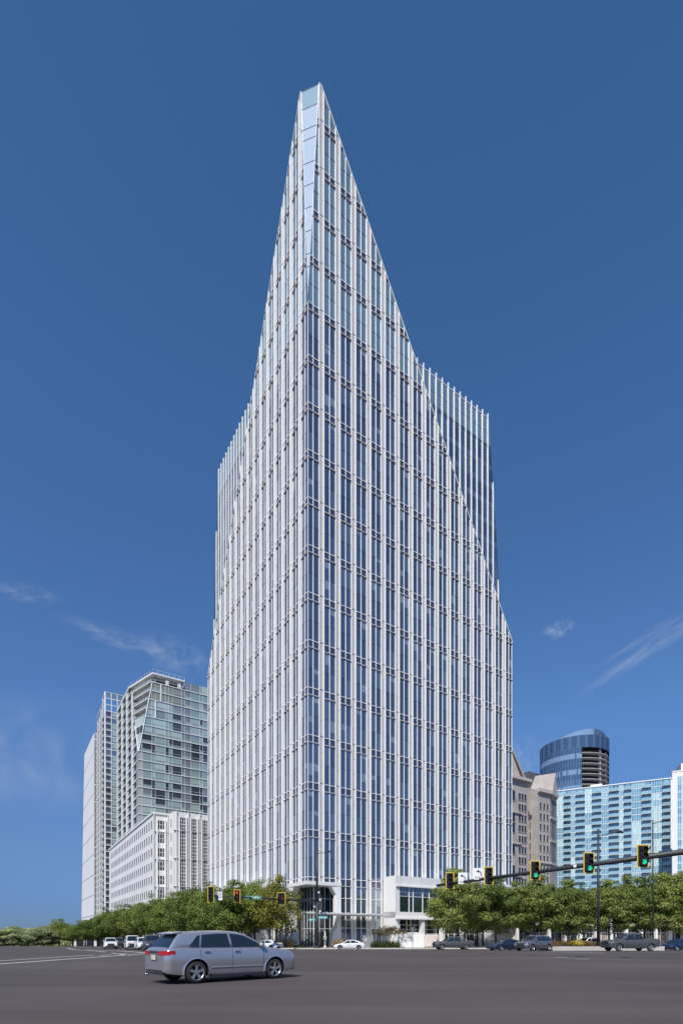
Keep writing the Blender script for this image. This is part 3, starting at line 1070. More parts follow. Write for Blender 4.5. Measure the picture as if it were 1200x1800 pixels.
for i in range(3):
    a, b = Vector(pts[i]), Vector(pts[i + 1]); L = (b - a).length; n_ = max(2, int(L / 1.9))
    for q in range(n_ + 1):
        p = a + (b - a) * q / n_
        mb.bar((p.x, p.y, CH_), (p.x, p.y, CH_ + 1.3), 0.06, M_slabw, n=4, smooth=False)
    mb.bar((a.x, a.y, CH_ + 1.3), (b.x, b.y, CH_ + 1.3), 0.07, M_slabw, n=4, smooth=False)
mb.build('railing', condo)
mb = MB()
mb.bar((*plC(5.0, -0.15), CH_ - 3.6), (*plC(0, -0.15), CB_), 0.15, M_fin, n=4, smooth=False)
mb.bar((*plC(-0.15, 17.3 * 0.36), CB_ + 11.5), (*plC(-0.15, 0), CB_), 0.16, M_fin, n=4, smooth=False)
mb.bar((*plC(8.2, -0.15), CH_ - 3.6), (*plC(8.2, -0.15), CH_ - 10.5), 0.25, M_fin, n=4, smooth=False)
mb.bar((*plC(6.2, -0.15), CH_ - 10.5), (*plC(6.2, -0.15), CH_ - 17.4), 0.25, M_fin, n=4, smooth=False)
mb.build('edge_beam', condo)
mb = MB()
for s_ in (10.8, 12.6, 21.8, 23.4, 32.6, 34.2, 44.5):
    mb.pbox(C_L, s_, s_ + 0.45, DEEP, CH_ - (5 if s_ < 16 else 0.6), 0.0, 0.3, M_slabw)
mb.build('side_fin', condo)

# ---- slender tower of white frames (B)
BX, BY = at(185, 290)
B_R, B_L = frR(BX, BY), frL(BX, BY)
BH = ztop(1216, 290)
tB = thing('residential_tower', 'slender glass tower with a white frame cage rising above its roof, behind the green condominium', 'apartment building')
def plB(t, s): return (BX + DR[0] * t + DL[0] * s, BY + DR[1] * t + DL[1] * s)
tR_, sL_ = 22.0, B_L.t_at(170)
mb = MB()
mb.extrude([plB(0.2, 0.2), plB(tR_, 0.2), plB(tR_, sL_), plB(0.2, sL_)], DEEP, BH - 13, M_grey, M_roof)
mb.build('wall', tB)
FB = 3.55
k = 0; z = BH - 3.2
while z > -5:
    g = MB(); f = MB()
    f.pbox(B_R, 0, tR_, z - 0.35, z, -0.3, 0.18, M_fin)
    f.pbox(B_L, 0, sL_, z - 0.35, z, -0.3, 0.18, M_fin)
    if k >= 3:
        for i in range(7):
            u = i * 3.1
            m = (G_condo[3], G_condo[0], G_condo[4], G_condo[0], G_condo[1], G_condo[0], G_condo[1])[i] if rb.random() < 0.8 else G_blue[2]
            g.sheet(B_R, rect(u + 0.1, u + 3.0, z + 0.0, z + FB - 0.35), 0.02, m)
            g.sheet(B_R, rect(u + 0.1, u + 3.0, z + 0.0, z + 1.0), 0.03, G_condo[4])
        q = 1.0; i = 0
        while q < sL_ - 1:
            g.sheet(B_L, rect(q, q + 1.8, z, z + FB - 0.35), 0.02, G_condo[3] if i % 2 else G_condo[4])
            q += 2.2; i += 1
        if k % 1 == 0:
            g.pbox(B_L, 1.0, sL_ * 0.3, z - 0.1, z + 1.0, 0.1, 0.45, G_condo[4])
    go = g.build('window_band', tB, normals=False) if g.f else None
    f.build('floor_edge', tB)
    z -= FB; k += 1
for i in range(8):
    mb = MB(); u = i * 3.1
    mb.pbox(B_R, u - 0.15, u + 0.2, DEEP, BH - (0.02 * i), 0.02 if i else -0.3, 0.3, M_fin)
    mb.build('mullion', tB)
q = 0; i = 0
while q < sL_ + 0.1:
    mb = MB()
    mb.pbox(B_L, q, q + 0.5, DEEP, BH - (0, 1.5, 5, 5, 8, 8, 12, 12, 12)[min(8, int(q / 4.5))], 0.05, 0.4, M_fin)
    mb.build('mullion', tB); q += sL_ / 5
mb = MB()
mb.pbox(B_R, 0, tR_, BH - 0.25, BH, -0.2, 0.2, M_fin); mb.pbox(B_L, 0.3, sL_ * 0.4, BH - 0.25, BH, -0.2, 0.2, M_fin)
mb.sheet(B_R, rect(0.2, tR_, BH - 3.2, BH - 0.25), 0.0, G_teal)
mb.build('crown_frame', tB)

# ---- far white slab building (A)
AX, AY = at(164.5, 330)
A_R, A_L = frR(AX, AY), frL(AX, AY)
AH = ztop(1290, 330)
tA = thing('slab_tower', 'tall plain white slab tower farthest to the left with thin joints across its face', 'office building')
sA = A_L.t_at(148)
def plA(t, s): return (AX + DR[0] * t + DL[0] * s, AY + DR[1] * t + DL[1] * s)
mb = MB()
sA2 = A_L.t_at(142)
mb.prism(A_L, [(0, DEEP), (sA2, DEEP), (sA, AH - 4), (sA, AH), (0, AH)], -18, 0, M_white)
mb.build('wall', tA)
mb = MB()
for k in range(9):
    z = AH - 12.5 - 12.8 * k
    mb.prism(A_L, [(0, z), (sA2, z), (sA2, z + 0.45), (0, z + 0.45)], -0.1, 0.02, M_joint)
mb.build('panel_joint', tA)
z = AH - 3.6
while z > -5:
    g = MB(); g.sheet(A_R, rect(0.6, 17, z + 0.7, z + 3.5), 0.03, G_blue[1] if z > AH - 40 else G_condo[3]); g.sheet(A_R, rect(0.6, 17, z, z + 0.7), 0.03, G_condo[4] if rb.random() < 0.8 else M_slabw)
    g.build('window_band', tA, normals=False); z -= 3.6

# ---- beige stone tower with gables, right of the glass tower (E)
M_stone = mat('beige_stone', (0.42, 0.385, 0.36), 0.85, noise=0.22, nscale=0.35)
M_stone2 = mat('beige_stone_trim', (0.52, 0.46, 0.42), 0.8, noise=0.1, nscale=0.6)
M_slate = mat('dark_slate', (0.10, 0.10, 0.11), 0.5)
EX, EY = at(880, 165)
E_R = frR(EX, EY)
tE = thing('stone_tower', 'beige stone high-rise with gabled roofs and narrow dark windows', 'building')
H1 = E_R.z_at(915, 1372)
t_b = E_R.t_at(928)
def plE(t, s): return (EX + DR[0] * t + DL[0] * s, EY + DR[1] * t + DL[1] * s)
mb = MB()
mb.extrude([plE(0, 0), plE(t_b, 0), plE(t_b, 22), plE(0, 22)], DEEP, H1, M_stone)
# second part steps back, third is the corner pavilion
out2 = -5.0
tc, td, te = E_R.t_at(928, out2), E_R.t_at(953, out2), 0
H2e = E_R.z_at(940, 1388, out2)
mb.extrude([plE(t_b - 1, -out2), plE(td, -out2), plE(td, 24), plE(t_b - 1, 24)], DEEP, H2e, M_stone)
mb.build('wall', tE)
def trim(fr, t0, t1, z, o0, o1, name='cornice', h=0.7, m=None):
    mb = MB(); mb.pbox(fr, t0, t1, z, z + h, o0, o1, m or M_stone2); mb.pbox(fr, t0 + 0.02, t1 - 0.02, z - 0.35, z, o0, o0 + (o1 - o0) * 0.55, m or M_stone2)
    return mb.build(name, tE)
trim(E_R, -1, t_b + 0.6, H1 - 0.2, -0.5, 1.1, h=0.9)
for z in (H1 - 11, H1 - 21, H1 - 31.5): trim(E_R, E_R.t_at(898), E_R.t_at(915), z, 0.0, 0.5, h=0.4)
# gable over the first part
mb = MB()
gm = E_R.t_at(894)
mb.prism(E_R, [(gm - 12, H1 + 0.7), (t_b - 4, H1 + 0.7), (gm, H1 + 9.5)], -20, 0.3, M_stone2)
mb.build('gable', tE)
mb = MB()
mb.prism(E_R, [(gm, H1 + 9.5), (t_b - 3.2, H1 + 0.75), (t_b - 2.2, H1 + 0.75), (gm, H1 + 10.5)], -20, 0.8, M_stone)
mb.build('gable_roof', tE)
# windows of part one and two
nw = 0
H_w = 1.9
for px in (902.5, 908, 912.8, 917.8, 922.8):
    t = E_R.t_at(px)
    z = H1 - 6.5
    while z > 12:
        if px < 910 and z > H1 - 32:
            if px < 905 and int((H1 - z) / 3.4) % 3 != 2: punched(E_R, t, z - 0.6, 1.1, 2.9, tE)
        else: punched(E_R, t, z, 0.85, 1.9, tE)
        z -= 3.45
for px in (932, 937, 942.5):
    t = E_R.t_at(px, out2)
    f2 = Frame(*E_R.p(0, 0, out2)[:2], *DR, *NR)
    z = H2e - 14
    while z > 14:
        punched(f2, t, z, 0.95, 2.0, tE); z -= 3.6
# corner pavilion: its long side turns away to the right
pc = E_R.p(td - 6.5, 0, out2 + 3.0)
mb = MB()
sd = Vector((0.62, 0.785)).normalized()
S_ = Frame(pc[0] + DR[0] * 6.5, pc[1] + DR[1] * 6.5, sd.x, sd.y, sd.y, -sd.x)
Ls = S_.t_at(977)
H3 = S_.z_at(958, 1390)
q0, q1 = pc[:2], (pc[0] + DR[0] * 6.5, pc[1] + DR[1] * 6.5)
q2 = S_.p(Ls, 0)[:2]
q3 = (q2[0] - 20, q2[1] + 12)
mb.extrude([q0, q1, q2, q3, (pc[0] + DL[0] * 10, pc[1] + DL[1] * 10)], DEEP, H3 - 24, M_stone)
mb.extrude([q0, q1, q2, q3, (pc[0] + DL[0] * 10, pc[1] + DL[1] * 10)], H3 - 24, H3, M_stone)
mb.build('pavilion', tE)
fq = Frame(*q0, *DR, *NR)
for z, h, o_ in ((H3 - 0.3, 1.2, 0.9), (H3 - 8.5, 0.5, 0.4), (H3 - 16.5, 0.5, 0.4), (H3 - 24.5, 0.7, 0.5), (H3 - 32, 0.6, 0.4)):
    trim(S_, -0.01, Ls, z, 0.0, o_, h=h)
    if z > H3 - 3 or z < H3 - 20: trim(fq, -0.3, 6.49, z, 0.0, o_, h=h)
for k in range(3):
    for u in (0.25, 0.42, 0.59, 0.76):
        g = MB(); g.sheet(S_, rect(Ls * u, Ls * (u + 0.09), H3 - 7.4 - 8 * k, H3 - 1.6 - 8 * k), 0.03, M_punch); g.build('window', tE, normals=False)
for u in (0.1, 0.25, 0.4, 0.55, 0.7, 0.85):
    mb = MB(); z = H3 - 34
    while z > 14:
        mb.sheet(S_, rect(Ls * u, Ls * u + Ls * 0.07, z - 2.2, z), 0.02, M_punch); z -= 3.5
    mb.build('window_column', tE, normals=False)
    mb = MB(); mb.pbox(S_, Ls * u - Ls * 0.045, Ls * u - Ls * 0.02, DEEP, H3 - 32, 0, 0.4, M_stone2); mb.build('pilaster', tE)
z = H3 - 6
while z > 14:
    punched(fq, 1.4, z, 0.7, 1.9, tE); punched(fq, 3.3, z, 0.7, 1.9, tE); punched(fq, 5.2, z, 0.7, 1.9, tE)
    z -= 3.6
# roofs of the pavilion
mb = MB()
gA = S_.p(Ls * 0.12, H3 + 0.9, 0.6); gB = S_.p(Ls, H3 + 0.9, 0.6); gC = S_.p(Ls * 0.62, H3 + 8.2, 0.6)
off = Vector((-9, 5.5, 0))
mb.poly([gA, gB, gC], M_stone2)
mb.poly([gA, gC, tuple(Vector(gC) + off), tuple(Vector(gA) + off)], M_stone)
mb.poly([gB, gC, tuple(Vector(gC) + off), tuple(Vector(gB) + off)], M_stone)
mb.poly([tuple(Vector(p) + off) for p in (gA, gB, gC)], M_stone2)
mb.build('gable', tE)
mb = MB()
a_, b_ = E_R.p(E_R.t_at(929, -9), 0, -9), E_R.p(E_R.t_at(953, -9), 0, -9)
za = E_R.z_at(929, 1352, -9); zb = E_R.z_at(953, 1378, -9)
fS = Frame(a_[0], a_[1], *DR, *NR); L_ = Vector((b_[0] - a_[0], b_[1] - a_[1])).length
mb.pbox(fS, 0, L_ + 1.5, zb - 3.2, (za + zb) / 2 + 1.2, -5, 0, M_slate)
mb.build('plant_screen', tE)

# ---- round blue glass tower far behind (F)
RX, RY = at(1008, 420)
RR = 55.5 / F * 420
RH = ztop(1313, 420)
tF = thing('round_tower', 'far round blue glass tower with a curved crown and open dark floors on one side', 'tower')
G_rb = [glass('round_glass_%d' % i, c, refl=r) for i, (c, r) in enumerate((((0.035, 0.055, 0.10), 0.20), ((0.075, 0.115, 0.18), 0.22), ((0.22, 0.30, 0.40), 0.3)))]
def ring(a): return (RX + RR * math.cos(a), RY + RR * math.sin(a))
A0, A1 = math.radians(-101), math.radians(-22)
def arcpts(a0, a1, n, R=RR):
    return [(RX + R * math.cos(a0 + (a1 - a0) * i / n), RY + R * math.sin(a0 + (a1 - a0) * i / n)) for i in range(n + 1)]
ZT = RH - 9.5
mb = MB()
mb.extrude(arcpts(math.radians(-185), A0, 20) + arcpts(A0, A1, 12, RR * 0.80) + arcpts(A1, math.radians(160), 30), DEEP, ZT, M_dark)
mb.build('core_wall', tF)
z = ZT; k = 0
while z > 40:
    pts = []
    mm = G_rb[2] if k in (1, 4, 7) else G_rb[0] if k < 6 else G_rb[1]
    for seg in (arcpts(math.radians(-190), A0, 40, RR + 0.1), arcpts(A1, math.radians(30), 22, RR + 0.1)):
        g = MB()
        for i in range(len(seg) - 1):
            a, b = seg[i], seg[i + 1]
            g.poly([(*a, z - 4.0), (*b, z - 4.0), (*b, z - 0.35), (*a, z - 0.35)], mm if rb.random() < 0.8 else rb.choice([G_rb[1], G_rb[0]]))
            if i % 2 == 0: g.poly([(a[0], a[1] - 0.05, z - 4), (a[0] + (b[0] - a[0]) * 0.16, a[1] + (b[1] - a[1]) * 0.16 - 0.05, z - 4), (a[0] + (b[0] - a[0]) * 0.16, a[1] + (b[1] - a[1]) * 0.16 - 0.05, z), (a[0], a[1] - 0.05, z)], G_rb[2])
            g.poly([(*a, z - 0.35), (*b, z - 0.35), (*b, z), (*a, z)], G_rb[1])
        g.build('glass_band', tF, normals=False)
    s_ = MB()
    s_.extrude(arcpts(A0, A1, 14, RR - 0.2) + arcpts(A1, A0, 14, RR * 0.78), z - 4.0, z - 3.55, M_grey)
    s_.build('open_floor', tF)
    z -= 4.0; k += 1
for i in range(9):
    a = A0 + (A1 - A0) * (i + 0.5) / 9
    if i in (4, 7): 
        mb = MB(); x, y = RX + (RR - 2.5) * math.cos(a), RY + (RR - 2.5) * math.sin(a)
        mb.box(x - 0.7, y - 0.7, 40, x + 0.7, y + 0.7, ZT, M_slabw); mb.build('column', tF)
mb = MB(); g = arcpts(math.radians(-200), math.radians(60), 60, RR + 0.15)
for i in range(60):
    a, b = g[i], g[i + 1]
    def tp(p): return ZT + 9.5 + (p[0] - RX) / RR * 0.8 + 0.0
    mb.poly([(*a, ZT), (*b, ZT), (*b, tp(b)), (*a, tp(a))], G_rb[0] if i % 3 else G_rb[1])
mb.build('crown_wall', tF, normals=False)
mb = MB()
CRX = RX + 3.0; R2 = RR * 0.80
g = [(CRX + R2 * math.cos(math.radians(-200 + 400 * i / 60)), RY + R2 * math.sin(math.radians(-200 + 400 * i / 60))) for i in range(61)]
def ct(p):
    u = (p[0] - (CRX - R2)) / (2 * R2)
    return RH - 1.5 + 8.0 * math.sin((0.12 + 0.68 * u) * math.pi) ** 0.8
for i in range(60):
    a, b = g[i], g[i + 1]
    mb.poly([(*a, ZT + 6), (*b, ZT + 6), (*b, ct(b)), (*a, ct(a))], G_rb[2] if a[0] < CRX + 2 else G_rb[1])
mb.build('crown_screen', tF, normals=False)
mb = MB()
mb.extrude(arcpts(0, 2 * math.pi * 47 / 48, 47, RR * 0.98), RH - 1.2, RH - 0.6, M_slabw)
mb.build('roof', tF)

# ---- pale blue apartment slab with balconies (G)
p0 = at(978, 260)
gd = Vector((0.896, -0.443)).normalized()
G_F = Frame(p0[0], p0[1], gd.x, gd.y, gd.y, -gd.x)
if G_F.n[1] > 0: G_F = Frame(p0[0], p0[1], gd.x, gd.y, -gd.y, gd.x)
GH = ztop(1392, 260)
LG = G_F.t_at(1181)
tG = thing('apartment_slab', 'long pale blue glass apartment block with stacked balconies on the right', 'apartment building')
G_ap = [glass('apt_glass_%d' % i, c, refl=r, island=0.15) for i, (c, r) in enumerate((((0.15, 0.34, 0.44), 0.2), ((0.29, 0.50, 0.57), 0.2), ((0.50, 0.70, 0.71), 0.15), ((0.09, 0.23, 0.30), 0.2)))]
M_apw = mat('apartment_white', (0.78, 0.81, 0.82), 0.6)
mb = MB()
bk = (G_F.n[0] * -18, G_F.n[1] * -18)
a, b = G_F.p(0, 0, -0.1), G_F.p(LG, 0, -0.1)
mb.extrude([a[:2], b[:2], (b[0] + bk[0], b[1] + bk[1]), (a[0] + bk[0], a[1] + bk[1])], DEEP, GH, M_apw, M_roof)
mb.build('wall', tG)
mb = MB(); mb.pbox(G_F, -0.2, LG, GH, GH + 0.45, -18, 0.3, M_apw); mb.build('parapet', tG)
FG = 3.03
bounds = [978, 989.9, 1003.2, 1010.7, 1028, 1039.5, 1057, 1069.3, 1088, 1095.5, 1109.9, 1126.7, 1144.8, 1162.7, 1178.7]
bal = 0; far = MB()
for i in range(len(bounds) - 1):
    u0, u1 = G_F.t_at(bounds[i]) if i else 0.0, G_F.t_at(bounds[i + 1])
    g = MB(); f = MB()
    z = GH - FG; k = 0
    run = 0; mm = G_ap[0]
    while z > 8:
        isb = i % 2 == 1
        n_ = 4 if not isb else 3
        if run <= 0:
            mm = rb.choice([G_ap[0], G_ap[0], G_ap[1], G_ap[2], G_ap[2], G_ap[1]]); run = rb.choice([1, 2, 3])
        run -= 1
        for q in range(n_):
            v0, v1 = u0 + (u1 - u0) * q / n_, u0 + (u1 - u0) * (q + 1) / n_
            m = mm if not isb else rb.choice([G_ap[3], G_ap[0], G_ap[0], G_ap[1]])
            g.sheet(G_F, rect(v0 + 0.06, v1 - 0.06, z + 0.25, z + FG - 0.12), 0.0 if not isb else 0.01, m)
        if not isb:
            f.pbox(G_F, u0, u1, z - 0.05, z + 0.2, -0.02, 0.06, M_apw)
            f.pbox(G_F, u0, u1, z + 1.2, z + 1.26, -0.02, 0.04, M_apw)
        else:
            B = MB() if bal < 96 else far
            B.pbox(G_F, u0 + 0.1, u1 - 0.1, z - 0.2, z + 0.05, 0.0, 1.5, M_grey)
            B.pbox(G_F, u0 + 0.1, u1 - 0.1, z + 0.05, z + 1.15, 1.42, 1.5, G_ap[1])
            B.pbox(G_F, u0 + 0.1, u1 - 0.1, z + 1.15, z + 1.22, 1.38, 1.52, M_apw)
            if bal < 96:
                B.build('balcony', tG)
            bal += 1
        z -= FG; k += 1
    go = g.build('window_column', tG, normals=False)
    if f.f: f.build('frame', go)
tag(far.build('lower_balconies', tG), kind='stuff')
mb = MB()
ua = G_F.t_at(1037); ub = G_F.t_at(1058)
mb.pbox(G_F, ua, ub, GH, G_F.z_at(1045, 1376.5), -9, -3, M_white)
ua = G_F.t_at(1146); ub = G_F.t_at(1178)
mb.pbox(G_F, ua, ub, GH + 0.45, G_F.z_at(1160, 1371.5), -9, -3, M_white)
mb.build('penthouse', tG)

# ---- white tower at the right edge (H)
hx, hy = at(1181, 205)
hd = Vector((0.95, -0.312)).normalized()
H_F = Frame(hx, hy, hd.x, hd.y, hd.y, -hd.x)
if H_F.n[1] > 0: H_F = Frame(hx, hy, hd.x, hd.y, -hd.y, hd.x)
HH = ztop(1358, 205)
tH = thing('white_tower', 'white residential tower cut off by the right edge of the view', 'apartment building')
mb = MB()
a, b = H_F.p(0, 0), H_F.p(22, 0)
mb.extrude([a[:2], b[:2], (b[0] + 8, b[1] + 8), (a[0] + 8, a[1] + 8)], DEEP, HH, M_white, M_roof)
a2 = H_F.t_at(1196.5, -3)
mb.pbox(H_F, a2, 20, HH, ztop(1340, 205), -12, -3, M_white)
mb.pbox(H_F, 0.0, 22, HH, HH + 0.5, -0.5, 0.15, M_white)
mb.build('wall', tH)
for (c, c2) in ((1190.5, 1197.5), (1199.5, 1207)):
    z = HH - 4
    u0, u1 = H_F.t_at(c), H_F.t_at(c2)
    g = MB(); f = MB()
    while z > 10:
        g.sheet(H_F, rect(u0, u1, z, z + 2.2), 0.02, G_ap[0] if rb.random() < 0.6 else G_ap[1]); g.sheet(H_F, rect(u0, u1, z - 0.9, z), 0.02, G_ap[1])
        f.pbox(H_F, u0, u1, z - 1.0, z - 0.88, 0, 0.08, M_apw); f.pbox(H_F, (u0 + u1) / 2 - 0.04, (u0 + u1) / 2 + 0.04, z - 0.88, z + 2.2, 0.0, 0.08, M_apw)
        z -= 3.1
    go = g.build('window_column', tH, normals=False); f.build('frame', go)

# ---- low shops behind the right-hand trees
q = C0[0] + DR[0] * 55, C0[1] + DR[1] * 55
sh = thing('shop_building', 'low row of shops with white columns and dark glass behind the right-hand trees', 'shop')
S_F = Frame(at(905, 96)[0], 96, 0.985, 0.174, 0.174, -0.985)
mb = MB()
a, b = S_F.p(0, 0, -0.6), S_F.p(48, 0, -0.6)
mb.extrude([a[:2], b[:2], (b[0] - 3, b[1] + 9), (a[0] - 3, a[1] + 9)], -3, 4.7, M_white, M_roof)
mb.build('wall', sh)
mb = MB(); mb.pbox(S_F, -0.5, 48.5, 3.6, 4.9, -0.6, 0.9, M_white); mb.build('fascia', sh)
for i in range(15):
    t = i * 3.2
    mb = MB(); mb.pbox(S_F, t, t + 0.5, -2, 3.6, 0.0, 0.5, M_white); mb.build('column', sh)
    g = MB()
    g.sheet(S_F, rect(t + 0.5, t + 3.2, -1.0, 2.3), -0.5, (G_dark, M_shopin, G_dark, G_green)[i % 4]); g.sheet(S_F, rect(t + 0.5, t + 3.2, 2.35, 3.6), -0.5, G_dark)
    go = g.build('shop_window', sh, normals=False)
    f = MB(); f.pbox(S_F, t + 1.8, t + 1.88, -1, 3.6, -0.5, -0.4, M_fin); f.pbox(S_F, t + 0.5, t + 3.2, 2.28, 2.36, -0.5, -0.42, M_fin); f.build('frame', go)
# ---- low shops far down the left street
sh2 = thing('shop_building', 'distant low brick and white shops under the trees of the left street', 'shop')
s0 = at(128, 170); S3 = Frame(s0[0], s0[1] , 0.90, 0.436, 0.436, -0.90)
mb = MB()
a, b = S3.p(0, 0), S3.p(26, 0)
M_brick = mat('red_brick', (0.30, 0.12, 0.08), 0.85, noise=0.2, nscale=2)
mb.extrude([a[:2], b[:2], (b[0] - 3, b[1] + 9), (a[0] - 3, a[1] + 9)], -8, 2.8, M_white, M_roof)
mb.build('wall', sh2)
mb = MB(); mb.pbox(S3, 11, 15.5, -8, 2.0, 0.0, 0.3, M_brick); mb.build('brick_pier', sh2)
for t in (1, 4, 7, 17, 20, 23):
    g = MB(); g.sheet(S3, rect(t, t + 2.2, -2, 1.4), 0.03, G_dark); g.build('shop_window', sh2, normals=False)
# ================================================================ VEHICLES
def paint(name, c, metal=0.0, rough=0.35):
    return mat(name, c, rough, metal=metal, coat=0.8, spec=0.5)
P_silver = paint('silver_lilac_paint', (0.46, 0.465, 0.505), 0.65, 0.24)
P_white = paint('white_paint', (0.75, 0.75, 0.75))
P_grey = mat('dull_grey_paint', (0.068, 0.073, 0.08), 0.6, spec=0.3)
P_blue = paint('dark_blue_paint', (0.018, 0.035, 0.09), 0.3)
P_steel = paint('steel_grey_paint', (0.17, 0.175, 0.20), 0.5)
P_black = paint('charcoal_paint', (0.07, 0.07, 0.08), 0.3)
V_glass = mat('tinted_car_glass', (0.012, 0.018, 0.022), 0.05, spec=0.9, ior=1.55)
V_trim = mat('black_plastic', (0.025, 0.025, 0.027), 0.55)
V_tyre = mat('tyre_rubber', (0.022, 0.022, 0.022), 0.8)
V_rim = mat('alloy_rim', (0.50, 0.50, 0.52), 0.3, metal=0.8)
V_chrome = mat('chrome', (0.75, 0.75, 0.76), 0.12, metal=1.0)
V_red = mat('tail_lamp_red', (0.42, 0.015, 0.03), 0.12, coat=0.6)
V_lamp = mat('headlamp_lens', (0.65, 0.68, 0.72), 0.1, coat=0.8)
V_plate = mat('licence_plate', (0.62, 0.57, 0.46), 0.5, noise=0.3, nscale=30)
V_under = mat('wheel_well', (0.01, 0.01, 0.01), 0.9)

def interp(pts, x):
    if x <= pts[0][0]: return pts[0][1]
    for (a, b), (c, d) in zip(pts, pts[1:]):
        if x <= c:
            return b + (d - b) * (x - a) / (c - a) if c > a else d
    return pts[-1][1]
def sinterp(pts, x):
    """smooth version: average of a small window"""
    return sum(interp(pts, x + o) for o in (-0.09, -0.045, 0, 0.045, 0.09)) / 5

def wheel(parent, x, y, R, w, side, spokes=5):
    """side +1: outer face looks to +y"""
    g = MB(); n = 28
    prof = [(R * 0.71, -w / 2), (R * 0.90, -w / 2), (R * 0.985, -w / 2 + 0.03), (R, 0 - w * 0.25), (R, w * 0.25), (R * 0.985, w / 2 - 0.03), (R * 0.90, w / 2), (R * 0.71, w / 2)]
    rings = [[(r * math.cos(2 * math.pi * k / n), o * side, R + r * math.sin(2 * math.pi * k / n)) for k in range(n)] for r, o in prof]
    g.loft(rings, V_tyre, cap=False)
    root = g.build('wheel', parent)
    root.location = (x, y, 0)
    r = MB()
    yo = (w / 2 - 0.015) * side
    def pt(rad, a, yy): return (rad * math.cos(a), yy, R + rad * math.sin(a))
    r.loft([[pt(R * 0.73, 2 * math.pi * k / n, yo + 0.012 * side) for k in range(n)], [pt(R * 0.68, 2 * math.pi * k / n, yo + 0.012 * side) for k in range(n)], [pt(R * 0.66, 2 * math.pi * k / n, yo - 0.08 * side) for k in range(n)]], V_rim, cap=False)
    for s in range(spokes):
        a = 2 * math.pi * s / spokes + 0.3
        for (da, wd) in ((0, 0.24),):
            q = [pt(R * 0.12, a - 0.9, yo - 0.01 * side), pt(R * 0.12, a + 0.9, yo - 0.01 * side), pt(R * 0.69, a + wd * 0.9, yo), pt(R * 0.69, a - wd * 0.9, yo)]
            q2 = [(p[0], p[1] - 0.035 * side, p[2]) for p in q]
            r.hexa(q2 + q, V_rim)
    r.loft([[pt(R * 0.17, 2 * math.pi * k / 12, yo + 0.005 * side) for k in range(12)], [pt(R * 0.15, 2 * math.pi * k / 12, yo - 0.03 * side) for k in range(12)]], V_rim)
    r.build('rim', root)
    d = MB()
    d.loft([[pt(R * 0.66, 2 * math.pi * k / n, yo - 0.05 * side) for k in range(n)], [pt(R * 0.66, 2 * math.pi * k / n, yo - 0.055 * side) for k in range(n)]], V_under)
    d.build('hub_back', root)
    return root

def boolean_cut(body, cutters):
    for c in cutters:
        md = body.modifiers.new('b', 'BOOLEAN'); md.operation = 'DIFFERENCE'; md.solver = 'EXACT'; md.object = c
    bpy.context.view_layer.update()
    dg = bpy.context.evaluated_depsgraph_get()
    me = bpy.data.meshes.new_from_object(body.evaluated_get(dg))
    body.modifiers.clear()
    old = body.data; body.data = me
    me.set_sharp_from_angle(angle=math.radians(34))
    for c in cutters:
        bpy.data.objects.remove(c)

